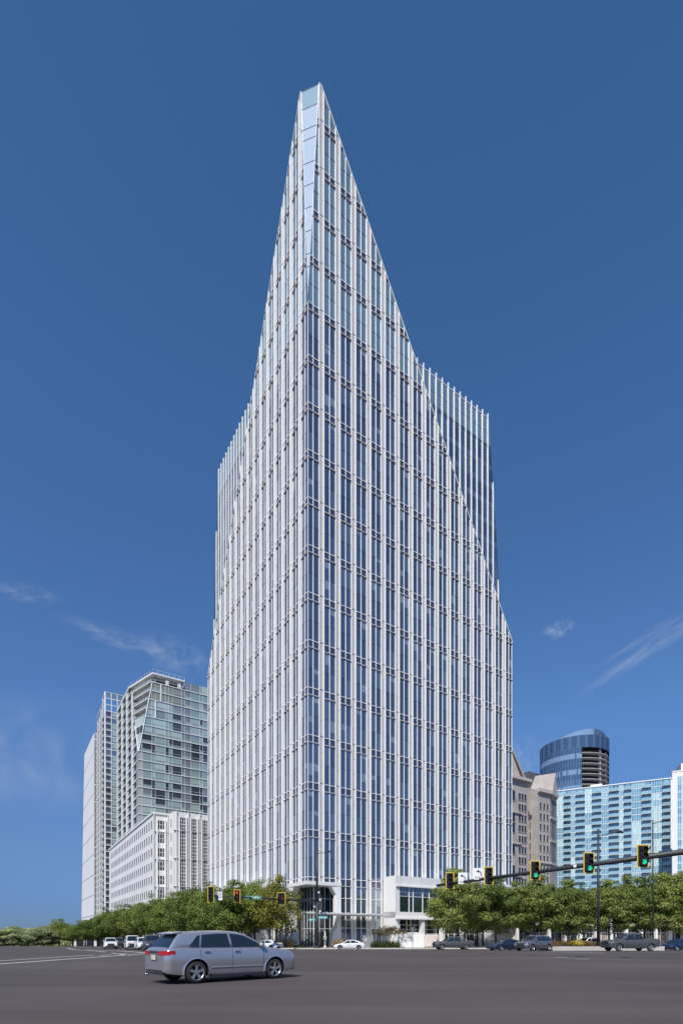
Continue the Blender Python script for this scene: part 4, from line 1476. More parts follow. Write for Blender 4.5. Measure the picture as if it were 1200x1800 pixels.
def vehicle(name, label, cat, P, pm):
    """P: shape table. front is +x, left is +y"""
    root = thing(name, label, cat)
    L, Wd = P['L'], P['W']
    hw = Wd / 2
    xr, xf = -L / 2, L / 2
    ax_f, ax_r = P['axf'], P['axr']
    R = P['R']
    belt, bot = P['belt'], P['bot']
    def width(x):
        u = abs(x) / (L / 2)
        return hw * (1 - 0.075 * u ** 4) * (1 - 0.16 * max(0, (u - 0.93) / 0.07) ** 2)
    # lower body
    n = 84
    rings = []
    for i in range(n + 1):
        x = xr + L * i / n
        w = width(x); zb = sinterp(bot, x); zs = sinterp(belt, x)
        h = zs - zb
        cr = P.get('crown', 0.04)
        half = [(0, zb), (w * 0.78, zb), (w * 0.93, zb + 0.03), (w * 0.975, zb + 0.16 * h), (w * 0.972, zb + 0.30 * h), (w * 0.992, zb + 0.40 * h), (w, zb + 0.56 * h),
                (w * 0.992, zb + 0.74 * h), (w * 0.975, zb + 0.83 * h), (w * 0.955, zs - 0.055 * h), (w * 0.925, zs - 0.01), (w * 0.86, zs + cr * 0.35), (w * 0.5, zs + cr * 0.9), (0, zs + cr)]
        ring_ = [(x, y, z) for y, z in half] + [(x, -y, z) for y, z in half[-2:0:-1]]
        rings.append(ring_)
    mb = MB(); mb.loft(rings, pm)
    body = mb.build('body', root)
    body.data.materials.append(V_under)
    cut = []
    for ax in (ax_f, ax_r):
        for s in (1, -1):
            c = MB(); nn = 26; rr = R + 0.065
            rg = [[(ax + rr * math.cos(2 * math.pi * k / nn), yy, R + 0.01 + rr * math.sin(2 * math.pi * k / nn)) for k in range(nn)] for yy in (s * (hw - 0.32), s * (hw + 0.3))]
            c.loft(rg, V_under, smooth=False)
            cut.append(c.build('cutter'))
    if P.get('bed'):
        b0, b1 = P['bed']; c = MB()
        zt = interp(belt, (b0 + b1) / 2)
        c.box(b0, -hw * 0.80, 0.72, b1, hw * 0.80, zt + 0.3, V_trim); cut.append(c.build('cutter'))
    boolean_cut(body, cut)
    # sills and lower bumpers in black
    s = MB()
    for sd_ in (1, -1):
        s.box(ax_r + R + 0.09, sd_ * hw * 0.90, interp(bot, 0) - 0.05, ax_f - R - 0.09, sd_ * hw * 0.955, interp(bot, 0) + 0.035, V_trim)
    s.build('sill', root)
    s = MB(); s.box(xr + 0.0, -hw * 0.66, interp(bot, xr + 0.1) - 0.03, xr + 0.28, hw * 0.66, interp(bot, xr) + 0.06, V_trim); s.build('rear_bumper', root)
    s = MB(); s.box(xf - 0.28, -hw * 0.74, interp(bot, xf - 0.1) - 0.02, xf + 0.008, hw * 0.74, interp(bot, xf) + 0.13, V_trim); s.build('front_bumper', root)
    # lips round the wheel openings and a pressed line along the doors
    for ax in (ax_f, ax_r):
        for sd_ in (1, -1):
            s = MB(); r0, r1 = R + 0.066, R + 0.115
            for q in range(18):
                a, b = math.pi * (-0.06 + 1.12 * q / 18), math.pi * (-0.06 + 1.12 * (q + 1) / 18)
                def lp(rr_, an, o):
                    xx = ax + rr_ * math.cos(an)
                    return (xx, sd_ * (width(xx) * 0.985 + o), R + 0.01 + rr_ * math.sin(an))
                s.hexa([lp(r0, a, -0.05), lp(r0, b, -0.05), lp(r1, b, -0.05), lp(r1, a, -0.05), lp(r0, a, 0.022), lp(r0, b, 0.022), lp(r1, b, 0.006), lp(r1, a, 0.006)], pm)
            s.build('wheel_arch', root)
    for sd_ in (1, -1):
        s = MB(); zz = interp(bot, 0) + 0.30 * (interp(belt, 0) - interp(bot, 0)); yy = width(0) * 0.985
        s.hexa([(ax_r + R + 0.14, sd_ * (yy - 0.03), zz - 0.03), (ax_f - R - 0.14, sd_ * (yy - 0.03), zz - 0.03), (ax_f - R - 0.14, sd_ * (yy + 0.0), zz - 0.03), (ax_r + R + 0.14, sd_ * (yy + 0.0), zz - 0.03),
                (ax_r + R + 0.14, sd_ * (yy - 0.03), zz + 0.03), (ax_f - R - 0.14, sd_ * (yy - 0.03), zz + 0.03), (ax_f - R - 0.14, sd_ * (yy + 0.02), zz - 0.0), (ax_r + R + 0.14, sd_ * (yy + 0.02), zz - 0.0)], pm)
        s.build('door_moulding', root)
    # cabin
    gh = P['gh']; Wg = P['wg'] / 2; k = P.get('tumble', 0.38)
    x0, x1 = gh[0][0], gh[-1][0]
    def zr(x): return interp(gh, x)
    def yb(z, x):
        u = (x - (x0 + x1) / 2) / ((x1 - x0) / 2)
        zb = interp(belt, x)
        return (Wg - k * max(0, z - P['zb'])) * (1 - 0.05 * u * u)
    xs = sorted(set([p[0] for p in gh] + [x0 + (x1 - x0) * i / 30 for i in range(31)]))
    rings = []
    for x in xs:
        zt = zr(x); zb = P['zb'] - 0.06
        if zt < zb + 0.02: zt = zb + 0.02
        ye = yb(zt - 0.05, x)
        half = [(0, zb), (yb(zb, x), zb), (yb((zb + zt) / 2, x), (zb + zt) / 2), (ye, max(zb + 0.01, zt - 0.06)), (ye - 0.035, zt - 0.018), (ye - 0.12, zt), (ye * 0.5, zt + 0.018), (0, zt + 0.025)]
        rings.append([(x, y, z) for y, z in half] + [(x, -y, z) for y, z in half[-2:0:-1]])
    mb = MB(); mb.loft(rings, pm)
    mb.build('cabin', root)
    # glass
    for sd_ in (1, -1):
        for poly in P['side']:
            g = MB(); g.poly([(x, sd_ * (yb(z, x) + 0.012), z) for x, z in (poly if sd_ > 0 else poly[::-1])], V_glass)
            g.build('side_window', root)
        g = MB()
        tops = P.get('rail')
        lo = P['side']
        bx0 = min(p[0] for q in lo for p in q); bx1 = max(p[0] for q in lo for p in q)
        zq = P['zb'] + 0.0
        g.box(bx0 - 0.02, min(sd_ * yb(zq, 0), sd_ * (yb(zq, 0) + 0.016)), zq - 0.015, bx1 + 0.02, max(sd_ * yb(zq, 0), sd_ * (yb(zq, 0) + 0.016)), zq + 0.012, V_chrome if P.get('chrome', True) else V_trim)
        g.build('window_trim', root)
    def deckpane(nm, xa, xb, za_off=0.03, inset=0.085):
        g = MB()
        for i in range(6):
            p, q = xa + (xb - xa) * i / 6, xa + (xb - xa) * (i + 1) / 6
            def row(x):
                z = zr(x) + 0.012; y = yb(z - 0.05, x) - inset
                return [(x, -y, z - 0.006), (x, -y * 0.5, z + 0.018), (x, 0, z + 0.026), (x, y * 0.5, z + 0.018), (x, y, z - 0.006)]
            A, B = row(p), row(q)
            for j in range(4): g.poly([A[j], B[j], B[j + 1], A[j + 1]], V_glass, smooth=True)
        return g.build(nm, root)
    deckpane('windshield', *P['ws'])
    if P.get('rw'): deckpane('rear_window', *P['rw'])
    # lamps, grille, plate, mirrors, handles
    zt, zh = P['tail_z']; 
    for sd_ in (1, -1):
        g = MB(); tw = P.get('tail_w', 0.42); w_ = width(xr + 0.12)
        pts = []
        for (xx, yy) in ((xr + P.get('tail_l', 0.30), width(xr + 0.30) * 0.985 + 0.006), (xr + 0.10, width(xr + 0.1) * 0.99 + 0.012), (xr - 0.014, width(xr) * 0.965), (xr - 0.02, w_ - tw)):
            pts.append((xx, yy * sd_))
        inn = [(pts[0][0], (abs(pts[0][1]) - 0.1) * sd_), (xr + 0.2, (w_ - 0.15) * sd_), (xr + 0.15, (w_ - 0.2) * sd_), (xr + 0.1, (w_ - tw) * sd_)]
        for i in range(3):
            a, b = pts[i], pts[i + 1]; c, d = inn[i + 1], inn[i]
            ta, tb = (zh, zh, zh, zh - (zh - zt) * 0.25)[i], (zh, zh, zh, zh - (zh - zt) * 0.25)[i + 1]
            la, lb = (zt + (zh - zt) * 0.2, zt, zt, zt + (zh - zt) * 0.15)[i], (zt + (zh - zt) * 0.2, zt, zt, zt + (zh - zt) * 0.15)[i + 1]
            g.hexa([(*a, la), (*b, lb), (*c, lb), (*d, la), (*a, ta), (*b, tb), (*c, tb), (*d, ta)], V_red)
        g.build('tail_light', root)
        g = MB(); hz, hh = P['head_z']; hh = min(hh, interp(belt, xf - 0.06) - 0.03); hz = min(hz, hh - 0.1); w2 = width(xf - 0.15)
        pts = [(xf - 0.42, width(xf - 0.42) * 0.985 + 0.006), (xf - 0.15, w2 * 0.985), (xf - 0.05, w2 * 0.84), (xf + 0.0, w2 * 0.62)]
        pts = [(a, b * sd_) for a, b in pts]
        inn = [(a - 0.12, b * 0.9) for a, b in pts]
        for i in range(3):
            a, b = pts[i], pts[i + 1]; c, d = inn[i + 1], inn[i]
            g.hexa([(*a, hz + (0.05 if i == 0 else 0)), (*b, hz), (*c, hz), (*d, hz), (*a, hh), (*b, hh), (*c, hh), (*d, hh)], V_lamp)
        g.build('headlight', root)
        g = MB(); mx = P['mirror']
        ym = yb(P['zb'] + 0.05, mx[0])
        g.loft([[(mx[0] + 0.09 * math.cos(a) * s_, sd_ * (ym + o), mx[1] + 0.075 * math.sin(a) * s_) for a in [2 * math.pi * q / 10 for q in range(10)]] for o, s_ in ((0.0, 0.35), (0.06, 0.5), (0.08, 1.0), (0.19, 1.05), (0.23, 0.7))], pm)
        g.build('mirror', root)
        for hx_, hz_ in P['handles']:
            g = MB(); yy = width(hx_) * 0.985
            g.box(hx_ - 0.10, min(sd_ * (yy - 0.03), sd_ * (yy + 0.035)), hz_, hx_ + 0.10, max(sd_ * (yy - 0.03), sd_ * (yy + 0.035)), hz_ + 0.028, V_chrome)
            g.build('handle', root)
        # door seams
        g = MB()
        for xd in P['seams']:
            yy = width(xd)
            zb_ = sinterp(bot, xd) + 0.06; zs_ = sinterp(belt, xd)
            hh_ = zs_ - sinterp(bot, xd); z0_ = sinterp(bot, xd)
            prof = [(0.975, 0.16), (0.972, 0.30), (0.992, 0.40), (1.0, 0.56), (0.992, 0.74), (0.975, 0.83), (0.955, 0.945)]
            for (a, b), (c, d) in zip(prof, prof[1:]):
                g.poly([(xd - 0.006, sd_ * (yy * a + 0.003), z0_ + b * hh_), (xd + 0.006, sd_ * (yy * a + 0.003), z0_ + b * hh_), (xd + 0.006, sd_ * (yy * c + 0.003), z0_ + d * hh_), (xd - 0.006, sd_ * (yy * c + 0.003), z0_ + d * hh_)], V_trim)
        g.build('door_seam', root)
    g = MB(); gz0, gz1 = P['grille']
    g.box(xf - 0.12, -hw * 0.52, gz0, xf + 0.004, hw * 0.52, gz1, V_trim)
    for q in range(4): g.box(xf + 0.004, -hw * 0.48, gz0 + (gz1 - gz0) * (q + 0.4) / 4, xf + 0.014, hw * 0.48, gz0 + (gz1 - gz0) * (q + 0.6) / 4, V_chrome if P.get('chrome', True) else pm)
    g.build('grille', root)
    g = MB(); pz = P['plate']; g.box(xr - 0.026, -0.17, pz, xr + 0.03, 0.17, pz + 0.16, V_plate); g.box(xr - 0.02, -0.19, pz - 0.02, xr + 0.03, 0.19, pz + 0.18, V_trim); g.build('licence_plate', root)
    if P.get('reflector'):
        g = MB(); g.box(xr - 0.022, -0.36, zt + (zh - zt) * 0.55, xr + 0.02, 0.36, zt + (zh - zt) * 0.85, V_trim); g.build('boot_strip', root)
        for sd_ in (1, -1):
            g = MB(); z_ = P['reflector']; w_ = width(xr + 0.05)
            g.hexa([(xr + 0.14, sd_ * w_ * 1.0, z_), (xr - 0.012, sd_ * w_ * 0.62, z_), (xr + 0.1, sd_ * w_ * 0.55, z_), (xr + 0.2, sd_ * w_ * 0.9, z_), (xr + 0.14, sd_ * w_ * 1.0, z_ + 0.06), (xr - 0.012, sd_ * w_ * 0.62, z_ + 0.06), (xr + 0.1, sd_ * w_ * 0.55, z_ + 0.06), (xr + 0.2, sd_ * w_ * 0.9, z_ + 0.06)], V_red)
            g.build('reflector', root)
        g = MB(); g.bar((xr + 0.03, 0.62, 0.27), (xr - 0.03, 0.62, 0.27), 0.035, V_chrome, n=10); g.bar((xr + 0.03, 0.5, 0.27), (xr - 0.03, 0.5, 0.27), 0.035, V_chrome, n=10); g.build('exhaust', root)
    if P.get('spoiler'):
        g = MB(); sx, sz = P['spoiler']; yy = yb(sz, sx) - 0.06
        g.hexa([(sx - 0.22, -yy, sz - 0.05), (sx + 0.15, -yy, sz - 0.02), (sx + 0.15, yy, sz - 0.02), (sx - 0.22, yy, sz - 0.05), (sx - 0.20, -yy + 0.02, sz - 0.015), (sx + 0.15, -yy, sz + 0.035), (sx + 0.15, yy, sz + 0.035), (sx - 0.20, yy - 0.02, sz - 0.015)], pm)
        g.build('spoiler', root)
    if P.get('rack'):
        for sd_ in (1, -1):
            g = MB(); a, b, z_ = P['rack']; y_ = (yb(z_, 0) - 0.10) * sd_
            g.bar((a, y_, z_ + 0.05), (b, y_, z_ + 0.05), 0.018, V_chrome, n=6)
            for x_ in (a, (a + b) / 2, b): g.bar((x_, y_, z_ - 0.03), (x_, y_, z_ + 0.05), 0.015, V_chrome, n=6)
            g.build('roof_rail', root)
    for ax in (ax_f, ax_r):
        for sd_ in (1, -1):
            wheel(root, ax, sd_ * (hw - 0.13), R, 0.22, sd_, P.get('spokes', 5))
    return root

HATCH = dict(L=4.50, W=1.85, axf=1.36, axr=-1.34, R=0.35, zb=1.07, wg=1.66, tumble=0.46,
    belt=[(-2.25, 0.96), (-2.17, 1.05), (-1.9, 1.08), (0.9, 1.06), (1.3, 1.03), (1.9, 0.97), (2.12, 0.90), (2.25, 0.74)],
    bot=[(-2.25, 0.36), (-2.1, 0.28), (-1.6, 0.22), (1.6, 0.22), (2.1, 0.26), (2.25, 0.34)],
    gh=[(-2.14, 1.05), (-1.90, 1.36), (-1.76, 1.50), (-1.45, 1.555), (-0.9, 1.59), (-0.3, 1.60), (0.10, 1.58), (0.40, 1.51), (1.22, 1.05)],
    side=[[(-1.54, 1.11), (-1.24, 1.10), (-1.14, 1.47), (-1.24, 1.44)], [(-1.18, 1.10), (-0.22, 1.09), (-0.24, 1.515), (-0.62, 1.515), (-1.08, 1.475)], [(-0.14, 1.09), (0.98, 1.09), (0.78, 1.22), (0.36, 1.44), (0.12, 1.495), (-0.16, 1.515)]],
    ws=(0.46, 1.14), rw=(-2.12, -1.80), mirror=(0.84, 1.15), handles=[(-1.02, 0.95), (-0.02, 0.95)], seams=[-1.22, -0.18, 0.92],
    tail_z=(0.86, 1.0), head_z=(0.72, 0.86), grille=(0.42, 0.74), plate=0.74, tail_w=0.55, reflector=0.54, spoiler=(-1.76, 1.545), rack=None, crown=0.03)
SEDAN = dict(L=4.75, W=1.82, axf=1.42, axr=-1.38, R=0.33, zb=0.93, wg=1.58, tumble=0.46,
    belt=[(-2.37, 0.82), (-2.25, 0.98), (-1.6, 0.97), (0.9, 0.91), (1.5, 0.84), (2.1, 0.73), (2.37, 0.52)],
    bot=[(-2.37, 0.40), (-2.2, 0.26), (-1.6, 0.19), (1.6, 0.19), (2.2, 0.22), (2.37, 0.30)],
    gh=[(-1.95, 0.94), (-1.35, 1.28), (-0.85, 1.405), (-0.3, 1.44), (0.15, 1.42), (0.4, 1.36), (1.22, 0.90)],
    side=[[(-1.42, 0.96), (-1.02, 0.96), (-0.98, 1.28), (-1.14, 1.24)], [(-0.94, 0.96), (-0.16, 0.96), (-0.18, 1.36), (-0.5, 1.36), (-0.88, 1.31)], [(-0.06, 0.96), (0.95, 0.96), (0.34, 1.29), (0.12, 1.345), (-0.08, 1.36)]],
    ws=(0.44, 1.14), rw=(-1.88, -1.38), mirror=(0.82, 1.02), handles=[(-0.95, 0.78), (0.05, 0.78)], seams=[-1.1, -0.12, 0.92],
    tail_z=(0.74, 0.92), head_z=(0.58, 0.70), grille=(0.30, 0.56), plate=0.60)
SUV = dict(L=4.95, W=1.98, axf=1.52, axr=-1.45, R=0.38, zb=1.12, wg=1.78, tumble=0.34,
    belt=[(-2.47, 1.0), (-2.38, 1.12), (-1.9, 1.12), (0.9, 1.10), (1.4, 1.08), (2.15, 1.0), (2.40, 0.88), (2.47, 0.6)],
    bot=[(-2.47, 0.45), (-2.3, 0.32), (-1.6, 0.25), (1.6, 0.25), (2.3, 0.30), (2.47, 0.4)],
    gh=[(-2.36, 1.10), (-2.15, 1.55), (-1.95, 1.70), (-1.2, 1.76), (-0.3, 1.78), (0.2, 1.75), (0.42, 1.69), (1.12, 1.08)],
    side=[[(-2.0, 1.14), (-1.32, 1.14), (-1.32, 1.60), (-1.78, 1.58)], [(-1.22, 1.14), (-0.2, 1.14), (-0.2, 1.66), (-1.22, 1.63)], [(-0.10, 1.14), (0.92, 1.14), (0.40, 1.58), (0.2, 1.65), (-0.10, 1.66)]],
    ws=(0.46, 1.04), rw=(-2.33, -2.17), mirror=(0.80, 1.22), handles=[(-1.1, 0.98), (0.0, 0.98)], seams=[-1.28, -0.15, 0.9],
    tail_z=(0.86, 1.08), head_z=(0.82, 0.96), grille=(0.52, 0.88), plate=0.78, rack=(-1.7, 0.0, 1.76))
PICK = dict(L=5.88, W=2.02, axf=1.95, axr=-1.72, R=0.41, zb=1.24, wg=1.80, tumble=0.36,
    belt=[(-2.94, 1.18), (-2.9, 1.32), (-1.1, 1.32), (-1.0, 1.24), (1.35, 1.22), (2.5, 1.17), (2.86, 1.10), (2.94, 0.85)],
    bot=[(-2.94, 0.56), (-2.7, 0.45), (-1.6, 0.36), (1.6, 0.36), (2.6, 0.36), (2.94, 0.42)],
    gh=[(-0.98, 1.22), (-0.93, 1.84), (-0.7, 1.91), (0.0, 1.935), (0.5, 1.92), (0.74, 1.86), (1.46, 1.22)],
    side=[[(-0.84, 1.28), (0.02, 1.28), (0.02, 1.80), (-0.80, 1.78)], [(0.14, 1.28), (1.20, 1.28), (0.72, 1.74), (0.5, 1.80), (0.14, 1.81)]],
    ws=(0.78, 1.38), rw=None, mirror=(1.08, 1.38), handles=[(-0.7, 1.10), (0.35, 1.10)], seams=[-1.0, 0.08, 1.2],
    tail_z=(0.92, 1.26), head_z=(0.90, 1.08), grille=(0.70, 1.08), plate=0.62, tail_w=0.17, tail_l=0.14, bed=(-2.82, -1.14), spokes=6, chrome=False)
VAN = dict(L=5.4, W=2.0, axf=1.85, axr=-1.6, R=0.36, zb=1.18, wg=1.92, tumble=0.18,
    belt=[(-2.7, 1.15), (-2.6, 1.18), (1.2, 1.18), (1.8, 1.14), (2.5, 1.04), (2.66, 0.95), (2.7, 0.6)],
    bot=[(-2.7, 0.42), (-2.5, 0.34), (-1.6, 0.3), (1.6, 0.3), (2.5, 0.32), (2.7, 0.4)],
    gh=[(-2.66, 1.16), (-2.6, 1.98), (-2.4, 2.08), (-0.5, 2.12), (0.9, 2.10), (1.15, 2.03), (1.85, 1.14)],
    side=[[(0.35, 1.24), (1.55, 1.24), (1.12, 1.84), (0.35, 1.88)]],
    ws=(1.18, 1.76), rw=None, mirror=(1.45, 1.34), handles=[(0.5, 1.02)], seams=[0.25, 1.45, -1.0],
    tail_z=(0.9, 1.2), head_z=(0.76, 0.94), grille=(0.55, 0.92), plate=0.7, tail_w=0.2, tail_l=0.12, chrome=False)

def place(root, x, y, heading_deg, z=None):
    root.location = (x, y, gz(x, y) + 0.004 if z is None else z)
    root.rotation_euler = (0, 0, math.radians(heading_deg))
    return root
# silver hatchback in the foreground
def scaleP(P, kx, kz):
    Q = dict(P)
    for k in ('L', 'axf', 'axr'): Q[k] = P[k] * kx
    for k in ('belt', 'bot', 'gh', 'handles'): Q[k] = [(a * kx, b * kz) for a, b in P[k]]
    Q['side'] = [[(a * kx, b * kz) for a, b in q] for q in P['side']]
    for k in ('ws', 'rw'): Q[k] = tuple(a * kx for a in P[k])
    Q['seams'] = [a * kx for a in P['seams']]
    Q['mirror'] = (P['mirror'][0] * kx, P['mirror'][1] * kz)
    Q['spoiler'] = (P['spoiler'][0] * kx, P['spoiler'][1] * kz)
    Q['zb'] = P['zb'] * kz
    for k in ('tail_z', 'head_z', 'grille'): Q[k] = tuple(a * kz for a in P[k])
    return Q
th = math.radians(42)
car0 = vehicle('parked_car', 'silver compact SUV crossing the intersection in the foreground', 'car', scaleP(HATCH, 1.085, 1.03), P_silver)
wx, wy = (346 - 600) / F * 16.27, 16.27
lx, ly = HATCH['axr'] * 1.085, -(HATCH['W'] / 2 - 0.03)
cx = wx - (lx * math.cos(th) - ly * math.sin(th)); cy = wy - (lx * math.sin(th) + ly * math.cos(th))
place(car0, cx, cy, math.degrees(th))

def put(kind, P, pm, name, label, px, Y, head, cat='car'):
    x = (px - 600) / F * Y
    r = vehicle(name, label, cat, P, pm)
    return place(r, x, Y, head)
put(SEDAN, SEDAN, P_white, 'sedan', 'white sedan at the kerb in front of the tower entrance', 614, 79.2, 180)
pk = put(PICK, PICK, P_grey, 'pickup_truck', 'grey crew cab pickup beside the blue sedan under the first tree', 796, 77.6, 186, 'pickup')
put(PICK, PICK, P_grey, 'pickup_truck', 'nearer grey crew cab pickup in front of the planted island at the right', 1107, 56.5, 188, 'pickup')
put(SEDAN, SEDAN, P_blue, 'sedan', 'dark blue sedan between the grey pickup and the grey SUV', 888, 64.5, 204)
put(SEDAN, SEDAN, P_blue, 'sedan', 'dark blue sedan cut off by the right edge of the photo', 1190, 66, 204)
put(SUV, SUV, P_steel, 'sport_utility_vehicle', 'metallic grey SUV next to the planted island', 938, 60.5, 214)
put(SUV, SUV, P_white, 'sport_utility_vehicle', 'white SUV half hidden behind the flowers of the island', 1031, 84, 200)
put(SEDAN, SEDAN, P_white, 'sedan', 'white sedan seen past the hood of the silver car, left of the tower corner', 470, 79, 150)
put(SUV, SUV, P_white, 'sport_utility_vehicle', 'white SUV facing the viewer, leftmost in the waiting traffic', 194, 84, -64)
put(SUV, SUV, P_black, 'sport_utility_vehicle', 'dark SUV almost hidden behind the leftmost white SUV', 208, 93, -62)
put(VAN, VAN, P_white, 'delivery_van', 'white van facing the viewer in the waiting traffic on the left', 232, 80, -64, 'van')
put(SUV, SUV, P_white, 'sport_utility_vehicle', 'white SUV between the white van and the dark SUV on the left', 251, 74, -62)
put(SUV, SUV, P_black, 'sport_utility_vehicle', 'dark SUV facing the viewer right behind the silver car', 268, 59, -66)
put(SEDAN, SEDAN, P_steel, 'sedan', 'grey sedan glimpsed over the roof line of the silver car', 300, 72, -64)
# delivery van extras: grille guard
mb = MB()
van = [o for o in bpy.data.objects if o.name == 'delivery_van'][0]
for y in (-0.5, 0.5): mb.bar((2.76, y, 0.45), (2.76, y, 1.0), 0.03, V_trim)
for z in (0.6, 0.8, 1.0): mb.bar((2.76, -0.8, z), (2.76, 0.8, z), 0.03, V_trim)
mb.build('bull_bar', van)

# ================================================================ SIGNALS AND LAMPS
S_pole = mat('dark_pole_paint', (0.035, 0.037, 0.042), 0.5)
S_black = mat('signal_black', (0.02, 0.018, 0.018), 0.45)
S_yellow = mat('signal_yellow', (0.75, 0.52, 0.04), 0.55)
S_off = mat('unlit_lens', (0.035, 0.02, 0.025), 0.25)
S_g = mat('green_signal_lens', (0.02, 0.25, 0.15), 0.3, emit=((0.03, 0.75, 0.42), 0.75))
S_r = mat('red_signal_lens', (0.3, 0.01, 0.01), 0.3, emit=((0.9, 0.04, 0.03), 0.7))
S_white = mat('sign_white', (0.78, 0.78, 0.78), 0.5)
S_ink = mat('sign_black', (0.02, 0.02, 0.02), 0.5)
S_blue = mat('sign_blue', (0.10, 0.18, 0.42), 0.5)
S_green = mat('street_sign_green', (0.06, 0.22, 0.14), 0.5)
S_teal = mat('street_sign_teal', (0.06, 0.32, 0.33), 0.5)
S_lampg = mat('lamp_glass', (0.5, 0.5, 0.48), 0.3)

def signal(label, x, y, z, rz, lit=None, n=3, s=1.0, dog=False, group=None):
    """traffic signal hung at z, front looks to local -y"""
    r = thing('traffic_light', label, 'traffic light', (x, y, z), rz, group)
    H = (0.36 * n + 0.04) * s; w = 0.36 * s
    bw, bh = (0.34 * s, H / 2 + 0.13 * s)
    if dog: H = 1.12 * s; bw, bh = 0.50 * s, H / 2 + 0.13 * s
    mb = MB(); mb.box(-bw, 0.02, -bh, bw, 0.045, bh, S_black); bp = mb.build('backplate', r)
    mb = MB(); e = 0.055 * s
    mb.box(-bw, 0.005, bh - e, bw, 0.019, bh, S_yellow); mb.box(-bw, 0.005, -bh, bw, 0.019, -bh + e, S_yellow)
    mb.box(-bw, 0.005, -bh + e, -bw + e, 0.019, bh - e, S_yellow); mb.box(bw - e, 0.005, -bh + e, bw, 0.019, bh - e, S_yellow)
    mb.build('border', bp)
    mb = MB()
    if dog: mb.box(-0.18 * s, -0.16, 0.17 * s, 0.18 * s, 0.004, H / 2, S_black); mb.box(-0.36 * s, -0.16, -H / 2, 0.36 * s, 0.004, 0.17 * s, S_black)
    else: mb.box(-w / 2, -0.16, -H / 2, w / 2, 0.004, H / 2, S_black)
    mb.build('housing', r)
    pos = [(0, H / 2 - (0.20 + 0.36 * i) * s, i) for i in range(n)]
    if dog: pos = [(0, 0.36 * s, 0), (-0.18 * s, 0, 1), (0.18 * s, 0, 2), (-0.18 * s, -0.36 * s, 3), (0.18 * s, -0.36 * s, 4)]
    for (u, v, i) in pos:
        m = S_off
        if lit is not None and lit[0] == i: m = lit[1]
        g = MB(); R_ = 0.15 * s
        g.loft([[(u + R_ * q * math.cos(2 * math.pi * k / 16), -0.165 - o, v + R_ * q * math.sin(2 * math.pi * k / 16)) for k in range(16)] for q, o in ((1.0, 0.0), (0.8, 0.02), (0.3, 0.035))], m)
        lo = g.build('lens', r)
        g = MB()
        th_ = [math.pi * (-0.15 + 1.3 * k / 12) for k in range(13)]
        for k in range(12):
            a, b = th_[k], th_[k + 1]
            q1, q2 = R_ * 1.08, R_ * 1.13
            g.hexa([(u + q1 * math.cos(a), -0.16, v + q1 * math.sin(a)), (u + q1 * math.cos(b), -0.16, v + q1 * math.sin(b)), (u + q1 * math.cos(b), -0.36, v + q1 * math.sin(b)), (u + q1 * math.cos(a), -0.36, v + q1 * math.sin(a)),
                    (u + q2 * math.cos(a), -0.16, v + q2 * math.sin(a)), (u + q2 * math.cos(b), -0.16, v + q2 * math.sin(b)), (u + q2 * math.cos(b), -0.36, v + q2 * math.sin(b)), (u + q2 * math.cos(a), -0.36, v + q2 * math.sin(a))], S_black)
        g.build('visor', lo)
    mb = MB(); mb.box(-0.05, 0.05, -0.12, 0.05, 0.22, 0.12, S_pole); mb.build('bracket', r)
    return r

def seg3(a, b, t): return tuple(a[i] + (b[i] - a[i]) * t for i in range(3))
# right mast arm, reaching in from a pole outside the picture
AR0 = (*at(768, 44.5), 0); AR1 = (*at(1330, 27.2), 0)
zA = ztop(1557, 44.5)
A_far = (AR0[0], AR0[1], zA); A_near = (AR1[0], AR1[1], ztop(1557, 44.5) + 0.55)
armR = thing('mast_arm', 'long dark signal mast arm reaching in over the right side of the road', 'signal mast')
mb = MB(); mb.bar(A_near, A_far, 0.19, S_pole, n=12, w2=0.105); ar = mb.build('arm', armR)
mb = MB(); mb.bar((A_near[0], A_near[1], gz(A_near[0], A_near[1])), (A_near[0], A_near[1], A_near[2] + 1.2), 0.19, S_pole, n=12, w2=0.15); mb.build('pole', armR)
da = Vector(A_near) - Vector(A_far); rzA = math.atan2(da.y, da.x)
def on_arm(a, b, px):
    best = 0; bd = 1e9
    for i in range(1001):
        p = seg3(a, b, i / 1000); d = abs(600 + p[0] / p[1] * F - px)
        if d < bd: bd = d; best = i / 1000
    return seg3(a, b, best)
def face_cam(p): return 0.0
def hang(label, a, b, px, dz, n=3, lit=None, s=1.0, dog=False, rz=0.0, group=None, offy=-0.30):
    p = on_arm(a, b, px)
    return signal(label, p[0], p[1] + offy, p[2] + dz, rz, lit, n, s, dog, group)
GR = 'traffic lights on the right mast arm'
rzf = math.radians(-6)
hang('traffic light with all lenses dark at the far tip of the right mast arm', A_far, A_near, 789, 0.22, s=1.0, rz=rzf, group=GR)
hang('unlit traffic light beside the right-hand left-turn sign', A_far, A_near, 857, 0.18, s=1.0, rz=rzf, group=GR)
hang('traffic light with a dim green lens in front of the beige stone tower', A_far, A_near, 937.5, 0.1, s=1.0, lit=(2, S_g), rz=rzf, group=GR)
hang('traffic light glowing green beside the small white plate', A_far, A_near, 1031, 0.1, s=1.0, lit=(2, S_g), rz=rzf, group=GR)
hang('nearest and largest traffic light glowing green at the right', A_far, A_near, 1125, 0.06, s=1.0, lit=(2, S_g), rz=rzf, group=GR)

